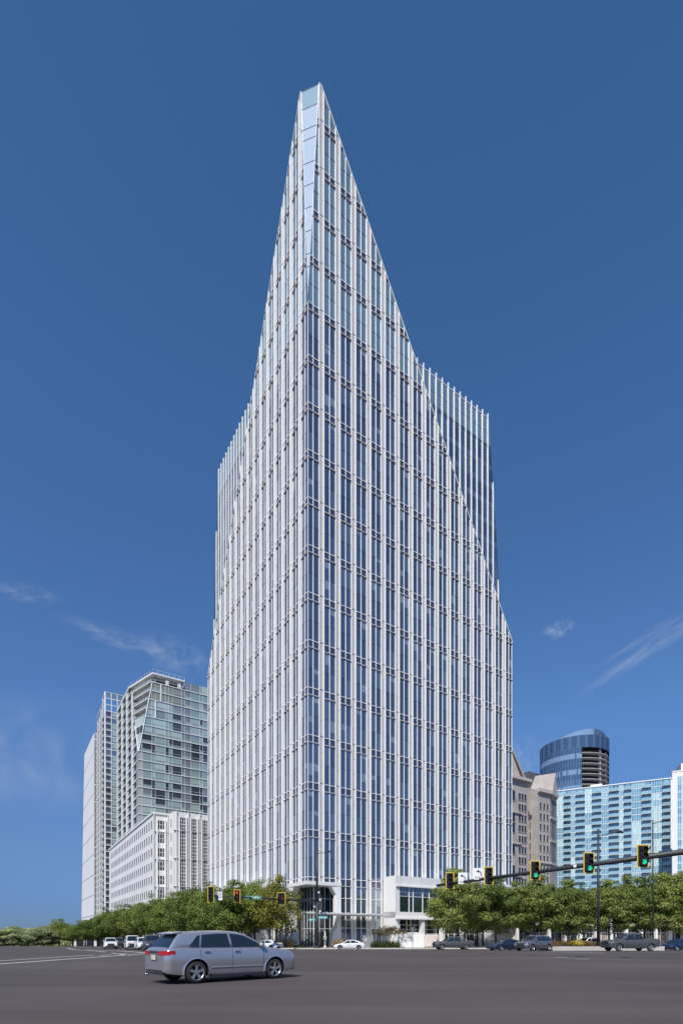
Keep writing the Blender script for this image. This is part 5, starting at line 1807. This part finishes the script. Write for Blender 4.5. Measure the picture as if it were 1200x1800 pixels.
def text_mesh(txt, size, m, name='lettering'):
    cu = bpy.data.curves.new(name, 'FONT'); cu.body = txt; cu.size = size; cu.align_x = 'CENTER'; cu.align_y = 'CENTER'; cu.extrude = 0.004
    o = bpy.data.objects.new(name, cu); col.objects.link(o)
    bpy.context.view_layer.update()
    me = bpy.data.meshes.new_from_object(o.evaluated_get(bpy.context.evaluated_depsgraph_get()))
    bpy.data.objects.remove(o)
    ob = bpy.data.objects.new(name, me); col.objects.link(ob); me.materials.clear(); me.materials.append(m)
    return ob
def turn_sign(label, px, dz):
    p = on_arm(A_far, A_near, px)
    r = thing('turn_sign', label, 'sign', (p[0], p[1] - 0.2, p[2] + dz), rzf, 'left turn only signs on the mast arm')
    mb = MB(); mb.box(-0.36, 0, -0.46, 0.36, 0.02, 0.46, S_white); pn = mb.build('panel', r)
    g = MB(); pts = []
    # bent arrow: up from the lower right, curving to the left
    cxa, cza, R1 = -0.04, -0.02, 0.21
    ins, outs = [], []
    for i in range(9):
        a = math.radians(0 + 80 * i / 8)
        ins.append((cxa + (R1 - 0.035) * math.cos(a), cza + (R1 - 0.035) * math.sin(a))); outs.append((cxa + (R1 + 0.035) * math.cos(a), cza + (R1 + 0.035) * math.sin(a)))
    ins.insert(0, (cxa + R1 - 0.035, -0.15)); outs.insert(0, (cxa + R1 + 0.035, -0.15))
    for i in range(len(ins) - 1):
        g.poly([(ins[i][0], -0.006, ins[i][1]), (outs[i][0], -0.006, outs[i][1]), (outs[i + 1][0], -0.006, outs[i + 1][1]), (ins[i + 1][0], -0.006, ins[i + 1][1])], S_ink)
    g.poly([(0.0, -0.006, 0.31), (0.0, -0.006, 0.08), (-0.22, -0.006, 0.20)], S_ink)
    g.build('arrow', r, normals=False)
    t = text_mesh('ONLY', 0.22, S_ink); t.parent = r; t.location = (0, -0.006, -0.30); t.rotation_euler = (math.radians(90), 0, 0)
turn_sign('white left turn only sign, the left one of the pair on the mast arm', 812, 0.28)
turn_sign('white left turn only sign, the right one of the pair, touching the unlit light', 840, 0.45)
p = on_arm(A_far, A_near, 1012)
mb = MB(); mb.box(-0.24, -0.02, -0.09, 0.24, 0.0, 0.09, S_white)
o = mb.build('small_plate'); o.location = (p[0], p[1] - 0.14, p[2] + 0.02); o.rotation_euler = (0, 0, rzf)
tag(o, 'small blank white plate clamped to the right mast arm', 'sign')

# left mast arm and its tall lamp pole
PX, PY = at(557, 81.9)
PZ = gz(PX, PY) + 0.15
B_far = (*at(366, 66), ztop(1574.5, 66)); B_near = (PX, PY, ztop(1585, PY))
armL = thing('mast_arm', 'dark mast arm and lamp pole on the corner in front of the tower', 'signal mast')
mb = MB(); mb.bar(B_near, B_far, 0.17, S_pole, n=10, w2=0.09); mb.build('arm', armL)
mb = MB(); mb.bar((PX, PY, PZ), (PX, PY, ztop(1585, PY)), 0.30, S_pole, n=12, w2=0.24); mb.bar((PX, PY, ztop(1585, PY)), (PX, PY, ztop(1491, PY)), 0.20, S_pole, n=12, w2=0.12)
mb.bar((PX, PY, PZ), (PX, PY, PZ + 0.35), 0.55, S_pole, n=12, w2=0.35); mb.build('pole', armL)
def cobra(parent, x, y, z, L, rise=0.35, hs=1.0):
    mb = MB(); mb.bar((x, y, z), (x + L * 0.75, y, z + rise * 0.6), 0.045 * hs, S_pole); mb.build('lamp_arm', parent)
    mb = MB()
    xs_ = x + L * 0.72
    rings = []
    for i in range(9):
        u = i / 8; w = 0.27 * hs * math.sin(math.pi * min(1, 0.08 + u * 0.86)) ** 0.7
        rings.append([(xs_ + u * 0.95 * hs, y + w * math.cos(2 * math.pi * k / 12), z + rise * 0.6 + 0.24 * hs * math.sin(math.pi * u) * max(0, 1) * (0.5 + 0.5 * math.sin(2 * math.pi * k / 12)) + 0.0) for k in range(12)])
    mb.loft(rings, S_pole); lh = mb.build('lamp_head', parent)
    g = MB(); g.ball((xs_ + 0.5, y, z + rise * 0.6 - 0.01), 0.2, 0.16, 0.05, S_lampg); g.build('lamp_glass', lh)
cobra(armL, PX, PY, ztop(1501, PY), 2.0)
for (dx, py) in ((0.45, 1495), (0.3, 1570), (-0.4, 1595), (0.5, 1583), (0.5, 1603)):
    mb = MB(); zc_ = ztop(py, PY); mb.ball((PX + dx, PY - 0.3, zc_), 0.17, 0.17, 0.2, S_white, 8, 5); mb.bar((PX, PY, zc_ + 0.1), (PX + dx, PY - 0.3, zc_ + 0.1), 0.03, S_pole)
    mb.build('traffic_camera', armL)
GLm = 'traffic lights on the left mast arm'
hang('four-lens unlit traffic light at the far left tip of the left mast arm', B_far, B_near, 371.5, 0.12, n=4, s=1.18, group=GLm)
hang('traffic light glowing red over the left trees', B_far, B_near, 417.5, 0.1, n=3, lit=(0, S_r), s=1.25, group=GLm)
hang('wide five-lens traffic light nearest the corner lamp pole', B_far, B_near, 494.5, 0.12, n=5, s=1.25, dog=True, lit=(2, mat('dim_red_lens', (0.2, 0.02, 0.03), 0.3, emit=((0.6, 0.03, 0.03), 0.3))), group=GLm)
p = on_arm(B_far, B_near, 386)
r = thing('information_sign', 'white and blue sign with dark writing between two lights on the left mast arm', 'sign', (p[0], p[1] - 0.3, p[2] - 0.02), 0)
mb = MB(); mb.box(-0.42, 0, -0.55, 0.42, 0.02, 0.55, S_white); mb.build('panel', r)
mb = MB(); mb.box(-0.40, -0.006, -0.5, -0.18, -0.002, 0.5, S_blue)
for z_ in (0.36, 0.16, -0.04, -0.24): mb.box(-0.1, -0.006, z_, 0.36, -0.002, z_ + 0.06, S_ink)
mb.build('printing', r)
p = on_arm(B_far, B_near, 446)
r = thing('street_name_sign', 'long green street name sign hanging in front of the yellowing tree', 'sign', (p[0], p[1] - 0.3, p[2] + 0.02), 0)
mb = MB(); mb.box(-1.15, 0, -0.28, 1.15, 0.02, 0.28, S_green); mb.build('panel', r)
mb = MB()
for i in range(9): mb.box(-0.85 + i * 0.19, -0.006, -0.07, -0.74 + i * 0.19, -0.002, 0.1 if i % 3 else 0.16, S_white)
mb.build('lettering', r)
for lab, dx, py, L_ in (('small teal street name blade on the left side of the corner pole', -0.75, 1617.5, 1.0), ('small teal street name blade on the right side of the corner pole', 0.95, 1613.5, 1.5)):
    r = thing('street_sign', lab, 'sign', (PX + dx, PY - 0.4, ztop(py, PY)), 0, 'street name blades on the corner pole')
    mb = MB(); mb.box(-L_ / 2, 0, -0.22, L_ / 2, 0.03, 0.22, S_teal); mb.build('panel', r)
    mb = MB()
    for i in range(4): mb.box(-L_ * 0.4 + i * L_ * 0.2, -0.006, -0.06, -L_ * 0.4 + i * L_ * 0.2 + L_ * 0.12, -0.002, 0.08, S_white)
    mb.build('lettering', r)

def lamp_pole(label, px, Y, ptop, arm_px, lamp_z_px, R0=0.15, z0=None):
    x, y = at(px, Y)
    zb = gz(x, y) if z0 is None else z0
    r = thing('street_lamp', label, 'street lamp', (x, y, zb))
    H = ztop(ptop, Y) - zb
    mb = MB(); mb.bar((0, 0, 0), (0, 0, H), R0, S_pole, n=12, w2=R0 * 0.62); mb.bar((0, 0, 0), (0, 0, 0.5), R0 * 1.5, S_pole, n=12, w2=R0 * 1.2); mb.build('pole', r)
    cobra(r, 0, 0, ztop(lamp_z_px, Y) - zb - 0.2, (arm_px - px) / F * Y * 0.82, 0.6, 1.35)
    return r
lamp_pole('tall dark street lamp with a curved arm on the planted island', 1051, 64, 1458, 1096, 1467, 0.18)
lamp_pole('slimmer dark street lamp farther back near the right edge', 1147, 76, 1442, 1172, 1446, 0.13)

# pedestrian signal post
def ped(label, px, Y, h, s=1.0):
    x, y = at(px, Y)
    r = thing('pedestrian_signal', label, 'crossing signal', (x, y, gz(x, y) + 0.15))
    mb = MB(); mb.bar((0, 0, 0), (0, 0, h), 0.10, mat('pale_post', (0.62, 0.60, 0.55), 0.5), n=8); mb.bar((0, 0, 0), (0, 0, 0.4), 0.3, MATS['pale_post'], n=8, w2=0.18); mb.build('post', r)
    mb = MB(); mb.box(-0.22, -0.3, 1.35, 0.22, -0.1, 1.85, MATS['pale_post']); mb.build('housing', r)
    mb = MB(); mb.box(-0.13, -0.31, 1.45, 0.13, -0.302, 1.75, mat('ped_screen', (0.20, 0.13, 0.10), 0.4)); mb.build('screen', r)
ped('pale pedestrian signal post between the corner pole and the white sedan', 571, 82.2, 2.6)
# ================================================================ TREES AND PLANTS
def leaf_mat(name, c1, c2, c3):
    m = bpy.data.materials.new(name); m.use_nodes = True
    n = m.node_tree; b = n.nodes['Principled BSDF']
    b.inputs['Roughness'].default_value = 0.6; b.inputs['Specular IOR Level'].default_value = 0.25
    g = n.nodes.new('ShaderNodeNewGeometry')
    cr = n.nodes.new('ShaderNodeValToRGB')
    cr.color_ramp.elements[0].color = (*c1, 1); cr.color_ramp.elements[1].color = (*c3, 1)
    e = cr.color_ramp.elements.new(0.55); e.color = (*c2, 1)
    n.links.new(g.outputs['Random Per Island'], cr.inputs[0])
    tc = n.nodes.new('ShaderNodeTexCoord'); tx = n.nodes.new('ShaderNodeTexNoise'); tx.inputs['Scale'].default_value = 0.45; tx.inputs['Detail'].default_value = 2
    n.links.new(tc.outputs['Object'], tx.inputs['Vector'])
    mr = n.nodes.new('ShaderNodeMapRange'); mr.inputs['From Min'].default_value = 0.3; mr.inputs['From Max'].default_value = 0.7; mr.inputs['To Min'].default_value = 0.7; mr.inputs['To Max'].default_value = 1.3
    n.links.new(tx.outputs['Fac'], mr.inputs['Value'])
    hv = n.nodes.new('ShaderNodeHueSaturation'); n.links.new(cr.outputs[0], hv.inputs['Color']); n.links.new(mr.outputs[0], hv.inputs['Value'])
    oi = n.nodes.new('ShaderNodeObjectInfo')
    m2 = n.nodes.new('ShaderNodeMapRange'); m2.inputs['To Min'].default_value = 0.78; m2.inputs['To Max'].default_value = 1.22
    m3 = n.nodes.new('ShaderNodeMapRange'); m3.inputs['To Min'].default_value = 0.515; m3.inputs['To Max'].default_value = 0.485
    n.links.new(oi.outputs['Random'], m2.inputs['Value']); n.links.new(oi.outputs['Random'], m3.inputs['Value'])
    h2 = n.nodes.new('ShaderNodeHueSaturation'); n.links.new(hv.outputs[0], h2.inputs['Color']); n.links.new(m2.outputs[0], h2.inputs['Value']); n.links.new(m3.outputs[0], h2.inputs['Hue'])
    hv = h2
    n.links.new(hv.outputs[0], b.inputs['Base Color'])
    tr = n.nodes.new('ShaderNodeBsdfTranslucent'); n.links.new(hv.outputs[0], tr.inputs['Color'])
    mx = n.nodes.new('ShaderNodeMixShader'); mx.inputs[0].default_value = 0.30
    out = n.nodes['Material Output']
    n.links.new(b.outputs[0], mx.inputs[1]); n.links.new(tr.outputs[0], mx.inputs[2]); n.links.new(mx.outputs[0], out.inputs[0])
    return m
L_oak = leaf_mat('oak_leaves', (0.11, 0.155, 0.032), (0.205, 0.26, 0.062), (0.36, 0.385, 0.12))
L_elm = leaf_mat('elm_leaves', (0.09, 0.14, 0.028), (0.175, 0.245, 0.052), (0.31, 0.36, 0.095))
L_turn = leaf_mat('yellowing_leaves', (0.10, 0.14, 0.025), (0.26, 0.27, 0.05), (0.48, 0.36, 0.07))
L_myr = leaf_mat('crape_myrtle_leaves', (0.07, 0.085, 0.03), (0.13, 0.12, 0.04), (0.26, 0.13, 0.05))
L_hedge = leaf_mat('hedge_leaves', (0.03, 0.05, 0.012), (0.06, 0.09, 0.02), (0.10, 0.12, 0.03))
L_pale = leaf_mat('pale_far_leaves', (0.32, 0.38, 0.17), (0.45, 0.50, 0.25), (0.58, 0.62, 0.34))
L_flow = leaf_mat('flower_bed_leaves', (0.07, 0.10, 0.02), (0.17, 0.15, 0.05), (0.42, 0.12, 0.07))
L_yel = leaf_mat('yellow_blossom', (0.55, 0.42, 0.02), (0.70, 0.55, 0.03), (0.40, 0.36, 0.05))
L_tan = leaf_mat('dry_grass_blades', (0.30, 0.20, 0.10), (0.42, 0.28, 0.15), (0.5, 0.38, 0.22))
M_bark = mat('bark', (0.09, 0.075, 0.06), 0.9, noise=0.35, nscale=3, stretch=(1, 1, 0.2))

def leaves(mesh_name, clumps, leaf, per, m, flat=0.55, seed=0, upbias=0.7):
    """clumps: (x,y,z,r). many small leaf faces spread through each"""
    r = random.Random(seed)
    V = []; Fc = []
    for (cx_, cy_, cz_, cr_) in clumps:
        for _ in range(int(per * cr_ * cr_)):
            a = r.uniform(0, 2 * math.pi); u = r.uniform(-1, 1); q = cr_ * (r.uniform(0.25, 1.0) ** 0.5)
            s_ = math.sqrt(max(0, 1 - u * u))
            p = Vector((cx_ + q * s_ * math.cos(a), cy_ + q * s_ * math.sin(a), cz_ + q * u * flat))
            nrm = Vector((s_ * math.cos(a) + r.uniform(-.7, .7), s_ * math.sin(a) + r.uniform(-.7, .7), u + upbias + r.uniform(-.6, .6)))
            if nrm.length < 0.01: continue
            nrm.normalize()
            t = nrm.cross(Vector((r.uniform(-1, 1), r.uniform(-1, 1), r.uniform(-1, 1))))
            if t.length < 0.01: continue
            t.normalize(); b_ = nrm.cross(t)
            l = leaf * r.uniform(0.7, 1.35)
            i = len(V)
            V += [tuple(p + t * l), tuple(p + b_ * l * 0.5 + nrm * l * 0.12), tuple(p - t * l), tuple(p - b_ * l * 0.5 + nrm * l * 0.12)]
            Fc.append((i, i + 1, i + 2, i + 3))
    me = bpy.data.meshes.new(mesh_name)
    me.from_pydata(V, [], Fc); me.materials.append(m); me.update()
    return me

def tree_parts(seed, H, crown_w, crown_base, leaf_m, per=115, leaf=0.16, layered=True, cone=0.0):
    """returns (trunk mesh, crown mesh) of one tree standing at the origin"""
    r = random.Random(seed)
    mb = MB()
    clumps = []
    hx = r.uniform(-.2, .2); hy = r.uniform(-.2, .2)
    mb.bar((0, 0, -0.3), (hx * 0.5, hy * 0.5, crown_base), 0.24, M_bark, n=9, w2=0.18)
    mb.bar((hx * 0.5, hy * 0.5, crown_base), (hx, hy, H * 0.62), 0.18, M_bark, n=8, w2=0.10)
    mb.bar((hx, hy, H * 0.62), (hx * 1.3, hy, H * 0.92), 0.10, M_bark, n=6, w2=0.03)
    nb = 34
    for i in range(nb):
        k = (i + 0.5) / nb
        a = i * 2.39996 + r.uniform(-.3, .3)
        z0 = crown_base * 0.92 + (H * 0.80 - crown_base) * k * 0.95
        # outline: widest at about two fifths of the crown
        prof = math.sin(math.pi * min(1, 0.24 + 0.74 * k)) ** (0.75 + cone)
        R_ = crown_w * prof * r.uniform(0.80, 1.06)
        z1 = z0 + R_ * r.uniform(0.10, 0.42) + 0.5
        tip = (hx + R_ * math.cos(a), hy + R_ * math.sin(a), z1)
        if i % 2 == 0: mb.bar((hx * k, hy * k, z0), (tip[0] * 0.85, tip[1] * 0.85, z1 - 0.2), 0.075 * (1.2 - k), M_bark, n=5, w2=0.02)
        rc = crown_w * r.uniform(0.22, 0.34)
        clumps.append((tip[0] * 0.88, tip[1] * 0.88, z1, rc))
        clumps.append((hx + tip[0] * 0.5 + r.uniform(-.6, .6), hy + tip[1] * 0.5 + r.uniform(-.6, .6), (z0 + z1) / 2 + r.uniform(0, 0.8), rc * 1.1))
        if r.random() < 0.8:
            clumps.append((tip[0] + r.uniform(-.7, .7), tip[1] + r.uniform(-.7, .7), z1 + r.uniform(-.5, .5), rc * r.uniform(0.4, 0.62)))
    for i in range(9):
        a = r.uniform(0, 6.28); q = r.uniform(0, 0.34) * crown_w
        clumps.append((hx + q * math.cos(a), hy + q * math.sin(a), H * r.uniform(0.82, 0.97), crown_w * r.uniform(0.13, 0.24)))
    cm = leaves('crown', clumps, leaf, per, leaf_m, flat=0.5 if layered else 0.8, seed=seed + 100)
    to = mb.build('trunk'); tm = to.data; bpy.data.objects.remove(to)
    return tm, cm
def put_tree(parts, name, label, x, y, s=1.0, rz=0.0, group=None, z=None, sz=None):
    r = thing(name, label, 'tree', (x, y, gz(x, y) if z is None else z), rz, group)
    r.scale = (s, s, sz or s)
    for nm, me in (('trunk', parts[0]), ('crown', parts[1])):
        o = bpy.data.objects.new(nm, me); col.objects.link(o); o.parent = r
    return r
oaks = [tree_parts(s, 11.5, 4.9, 2.2, L_oak, per=140, leaf=0.15) for s in (1, 2, 3)]
elms = [tree_parts(s, 11.5, 4.4, 2.4, L_elm, per=140, leaf=0.15, layered=False) for s in (7, 8, 9)]
turn = tree_parts(21, 11.2, 4.3, 2.6, L_turn, per=110, leaf=0.15, layered=False)
elm2 = tree_parts(22, 11.2, 4.3, 2.6, L_elm, per=100, leaf=0.15, layered=False)
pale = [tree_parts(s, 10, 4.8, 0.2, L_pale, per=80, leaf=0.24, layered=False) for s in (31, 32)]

# right-hand group: px, Y, scale
GRt = 'trees along the right side of the street'
right_trees = [
    (806, 84, 1.05, 'large oak standing nearest the tower podium, above the first grey pickup'),
    (872, 87, 0.98, 'oak above the dark blue sedan, second in the right-hand row'),
    (938, 86, 0.98, 'oak above the roof of the metallic grey SUV'),
    (1000, 85, 0.92, 'oak whose crown meets the bottom of the pale blue apartments, left of the island lamp'),
    (1070, 83, 0.90, 'oak just right of the tall lamp on the island'),
    (1132, 82, 0.92, 'oak behind the slimmer street lamp'),
    (1190, 80, 0.95, 'oak at the right edge of the photo'),
]
for i, (px, Y, s, lab) in enumerate(right_trees):
    x, y = at(px, Y)
    put_tree(oaks[i % 3], 'oak_tree', lab, x, y, s, i * 1.7, GRt, sz=s * 1.1)
back_trees = [(838, 96, 0.95, 'oak rising between and behind the first two oaks'), (905, 97, 0.98, 'oak showing its top under the beige stone tower'),
              (965, 99, 1.0, 'oak behind the row, under the left end of the pale blue apartments'), (1036, 110, 1.08, 'darker tree behind the row, left of the slimmer lamp'),
              (1100, 104, 1.14, 'darker tall tree behind the row beneath the right part of the apartments'), (1165, 106, 1.25, 'tallest dark tree behind the row near the right edge'),
              (1215, 98, 1.15, 'tree behind the row cut by the right edge')]
for i, (px, Y, s, lab) in enumerate(back_trees):
    x, y = at(px, Y)
    put_tree((elms + oaks)[(i * 2) % 6], 'street_tree', lab, x, y, s, i * 2.1 + 1, 'trees behind the right-hand row', sz=s * 1.08)

# left street: a receding row along the tower's left flank
GLt = 'trees lining the left street'
left_trees = [
    (486, 84.5, 1538, 4.1, 'yellowing tree nearest the street corner left of the entrance', 'Y'),
    (448, 89, 1546, 3.6, 'green tree beside the yellowing one behind the red traffic light', 'G'),
    (408, 86, 1551, 4.0, 'tree between the red traffic light and the blue and white sign', 'G'),
    (372, 91, 1552, 4.2, 'tree behind the four-lens traffic light', 'G'),
    (338, 97, 1559, 4.2, 'tree above the rear roof edge of the silver car', 'G'),
    (306, 105, 1571, 4.3, 'tree in front of the window columns of the white office block', 'G'),
    (276, 113, 1574, 4.4, 'tree at the street corner of the white office block', 'G'),
    (246, 122, 1586, 4.6, 'tree above the dark SUV under the punched windows', 'G'),
    (218, 126, 1592, 4.7, 'tree above the white van', 'G'),
    (196, 130, 1597, 4.8, 'tree above the leftmost white SUV', 'G'),
    (172, 135, 1611, 4.8, 'tree at the foot of the framed slender tower', 'G'),
    (150, 142, 1619, 4.6, 'tree at the foot of the plain slab tower', 'G'),
    (128, 148, 1625, 4.4, 'small tree just left of the slab tower, last of the dark green row', 'G')]
for i, (px, Y, top, rad, lab, kd) in enumerate(left_trees):
    x, y = at(px, Y)
    Hn = ztop(top, Y) - gz(x, y)
    P_ = turn if kd == 'Y' else elms[i % 3]
    put_tree(P_, 'street_tree', lab, x, y, rad / 4.1, i * 2.3, GLt, sz=Hn / 11.2)
more = [(425, 97, 1552, 3.8, 'tree partly hidden behind the green tree, against the podium wing'), (322, 112, 1570, 4.3, 'tree in the second rank right of the white office block corner'),
        (232, 139, 1594, 4.6, 'tree in the second rank below the punched windows'), (184, 150, 1606, 4.6, 'tree in the second rank below the slender framed tower')]
for i, (px, Y, top, rad, lab) in enumerate(more):
    x, y = at(px, Y); Hn = ztop(top, Y) - gz(x, y)
    put_tree(elms[(i + 1) % 3], 'street_tree', lab, x, y, rad / 4.1, i * 1.3 + 0.5, GLt, sz=Hn / 11.2)
GP = 'pale trees at the far left'
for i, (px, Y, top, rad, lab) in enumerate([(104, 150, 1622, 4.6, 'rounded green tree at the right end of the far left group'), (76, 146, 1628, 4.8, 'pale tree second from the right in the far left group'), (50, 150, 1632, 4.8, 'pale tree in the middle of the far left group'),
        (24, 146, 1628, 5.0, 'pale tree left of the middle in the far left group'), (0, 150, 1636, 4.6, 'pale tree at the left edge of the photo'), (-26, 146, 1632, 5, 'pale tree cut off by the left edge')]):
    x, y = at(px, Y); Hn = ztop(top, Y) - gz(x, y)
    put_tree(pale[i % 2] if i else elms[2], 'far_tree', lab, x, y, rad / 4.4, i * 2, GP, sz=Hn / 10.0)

# small tree with several stems, hedges, shrubs
r = random.Random(77)
x, y = at(685, 85.2)
mt = thing('ornamental_tree', 'small reddish multi-stemmed tree beside the canopy', 'tree', (x, y, gz(x, y) + 0.13))
mb = MB(); cl = []
for i in range(6):
    a = i * 1.05 + 0.2; tip = (1.5 * math.cos(a), 1.3 * math.sin(a), 2.7 + r.uniform(-.3, .4))
    mb.bar((0.15 * math.cos(a), 0.15 * math.sin(a), 0), (tip[0] * 0.5, tip[1] * 0.5, 1.5), 0.05, M_bark, n=6, w2=0.035); mb.bar((tip[0] * 0.5, tip[1] * 0.5, 1.5), tip, 0.035, M_bark, n=5, w2=0.015)
    cl += [(tip[0], tip[1], tip[2], 0.85), (tip[0] * 1.6, tip[1] * 1.3, tip[2] - 0.3, 0.7), (tip[0] * 0.4, tip[1] * 0.4, tip[2] + 0.4, 0.7)]
cl += [(2.9, 0, 3.7, 0.6), (-2.6, 0, 2.5, 0.6), (-1.5, 0.2, 2.2, 0.7), (3.2, 0, 2.9, 0.5)]
mb.build('trunk', mt)
o = bpy.data.objects.new('crown', leaves('crown', cl, 0.10, 190, L_myr, flat=0.5, seed=5)); col.objects.link(o); o.parent = mt
def hedge(label, px0, px1, Y, h, m, name='hedge', dep=1.0, per=220, leaf=0.09, cat='hedge', lift=0.13, seed=3):
    rr_ = random.Random(seed)
    x0, x1 = (px0 - 600) / F * Y, (px1 - 600) / F * Y
    xm = (x0 + x1) / 2
    cl = []
    n_ = max(1, int((x1 - x0) / (h * 0.5)))
    for i in range(n_ + 1):
        xx = x0 + (x1 - x0) * i / max(1, n_) - xm
        for yy in ((-dep / 2, 0, dep / 2) if dep > 0.6 else (0,)):
            cl.append((xx + rr_.uniform(-.1, .1), yy, h * rr_.uniform(0.40, 0.58), h * rr_.uniform(0.40, 0.58)))
            cl.append((xx + rr_.uniform(-.2, .2), yy, h * 0.22, h * 0.42))
    o = bpy.data.objects.new(name, leaves(name, cl, leaf, per / max(0.3, h), m, flat=0.95, seed=seed)); col.objects.link(o)
    o.location = (xm, Y, gz(xm, Y) + lift)
    return tag(o, label, cat)
hedge('clipped dark hedge below the reddish tree', 657, 698, 84.4, 1.25, L_hedge, per=420, seed=4)
hedge('round dark shrub left of the street corner', 498, 512, 84.5, 1.6, L_myr, 'shrub', per=500, cat='shrub', seed=6)
hedge('tuft of tan ornamental grass behind the white sedan', 590, 599, 83.6, 1.7, L_tan, 'ornamental_grass', per=500, cat='plant', seed=7)
hedge('low shrubs at the foot of the shaded podium left of the entrance', 520, 534, 85.2, 0.5, L_hedge, 'shrub', per=300, cat='shrub', seed=16)

# white garden wall, utility box, thin sign post
def simple(name, label, cat, px0, px1, Y, z0, z1, dep, m):
    x0, x1 = (px0 - 600) / F * Y, (px1 - 600) / F * Y
    return x0, x1
x0, x1 = (699 - 600) / F * 86.5, (745 - 600) / F * 86.5
gw = thing('garden_wall', 'low white wall standing in front of the podium wing', 'wall', (x0, 86.5, gz(x0, 86.5)))
mb = MB(); mb.box(0, 0, -0.2, x1 - x0, 0.4, 2.55, M_white); mb.build('wall', gw)
mb = MB(); mb.box(-0.05, -0.05, 2.55, x1 - x0 + 0.05, 0.45, 2.66, M_white); mb.build('coping', gw)
x, y = at(646, 84.8)
ub = thing('utility_cabinet', 'grey utility cabinet with a small white sticker by the first pier', 'cabinet', (x, y, gz(x, y) + 0.14))
M_cab = mat('cabinet_grey', (0.24, 0.25, 0.26), 0.5)
mb = MB(); mb.box(-0.82, -0.3, 0, 0.82, 0.3, 1.95, M_cab); mb.build('body', ub)
mb = MB(); mb.box(-0.78, -0.32, 0.1, -0.02, -0.3, 1.85, M_cab); mb.box(0.02, -0.32, 0.1, 0.78, -0.3, 1.85, M_cab); mb.build('door', ub)
mb = MB(); mb.box(-0.88, -0.36, 1.95, 0.88, 0.36, 2.05, M_cab); mb.build('lid', ub)
mb = MB(); mb.box(-0.4, -0.33, 1.2, -0.2, -0.321, 1.45, S_white); mb.build('sticker', ub)
x, y = at(725, 83.3)
sp = thing('sign_post', 'thin sign post seen edge-on in front of the white garden wall', 'sign', (x, y, gz(x, y) + 0.14))
mb = MB(); mb.bar((0, 0, 0), (0, 0, 3.4), 0.04, S_pole, n=6); mb.build('post', sp)
mb = MB(); mb.box(-0.05, -0.3, 2.5, -0.02, 0.3, 3.3, M_band); mb.build('plate', sp)
# shop board and poster at the foot of the right wing
sb = thing('shop_sign', 'white shop sign board with dark marks between two oak trunks', 'sign', (*at(897, 92), 0), 0.17)
sb.location.z = ztop(1633, 92)
mb = MB(); mb.box(-0.85, 0, -0.3, 0.85, 0.08, 0.35, S_white); mb.build('board', sb)
mb = MB()
for (a, b, c, d) in ((-0.6, -0.12, -0.35, 0.0), (-0.2, 0.02, 0.1, 0.12), (0.2, -0.1, 0.34, 0.14), (0.42, -0.1, 0.6, 0.08)): mb.box(a, -0.01, b, c, -0.002, d, S_ink)
mb.build('lettering', sb)
po = thing('poster_panel', 'pinkish poster panel under the podium beside the garden wall', 'poster', (*at(760, 91.5), gz(14, 91)), 0)
mb = MB(); mb.box(-1.3, 0, 0.3, 1.0, 0.08, 2.3, S_white); mb.build('board', po)
mb = MB(); mb.box(-1.2, -0.01, 0.4, 0.9, -0.002, 2.2, mat('poster_print', (0.75, 0.55, 0.50), 0.6, noise=0.5, nscale=1.6, color2=(0.62, 0.62, 0.60))); mb.build('print', po)

# planted island with a retaining kerb
IX0, IX1, IY = (952 - 600) / F * 62, (1175 - 600) / F * 62, 62.0
isl = MB()
pts = [(IX0, IY + 0.6), (IX0 + 1.0, IY + 0.1), (IX0 + 3.5, IY), (IX1, IY + 0.8), (IX1, IY + 7.5), (IX0 + 2, IY + 8.5), (IX0, IY + 4)]
zi = gz(IX0, IY)
isl.extrude(pts, zi - 0.5, zi + 0.50, M_walk)
isl = isl.build('planter_wall')
tag(isl, 'tan concrete planter edge of the island by the tall lamp', 'planter')
M_soil = mat('mulch', (0.07, 0.045, 0.03), 0.95, noise=0.3, nscale=5)
so = MB(); so.extrude([(p[0] * 0.985 + 0.5, p[1] * 0.985 + 1.0) for p in pts], zi + 0.3, zi + 0.58, M_soil)
tag(so.build('mulch'), kind='structure')
rr2 = random.Random(9)
cl = []; 
for i in range(120):
    xx = rr2.uniform(IX0 + 0.6, IX1 - 0.3); yy = rr2.uniform(IY + 0.7, IY + 6.5)
    cl.append((xx, yy, zi + 0.60 + rr2.uniform(0.0, 0.3), rr2.uniform(0.35, 0.65)))
me = leaves('flower_bed', cl, 0.09, 300, L_flow, flat=0.7, seed=44)
o = bpy.data.objects.new('flower_bed', me); col.objects.link(o); tag(o, 'mixed red and green bedding plants covering the island', 'flower bed', kind='stuff')
yx = (1018 - 600) / F * 62.6
me = leaves('yellow_bush', [(0, 0, 0.25, 0.55), (0.5, 0.1, 0.1, 0.5), (-0.45, 0.1, 0.15, 0.45)], 0.08, 500, L_yel, flat=0.8, seed=45)
o = bpy.data.objects.new('yellow_bush', me); col.objects.link(o); o.location = (yx, 63.0, zi + 0.75); tag(o, 'bright yellow flowering bush in the middle of the island', 'shrub')

# far wooded slope closing the view at the end of the left street
rw = random.Random(51)
cl = []
for i in range(150):
    px = rw.uniform(-60, 170); Y = rw.uniform(185, 230); x = (px - 600) / F * Y
    cl.append((x, Y, gz(x, Y) + rw.uniform(0.5, 5.0), rw.uniform(1.6, 2.8)))
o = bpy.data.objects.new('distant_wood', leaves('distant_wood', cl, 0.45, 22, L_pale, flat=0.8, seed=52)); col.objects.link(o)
tag(o, 'distant green woods closing the view behind the far left trees', 'woods', kind='stuff')
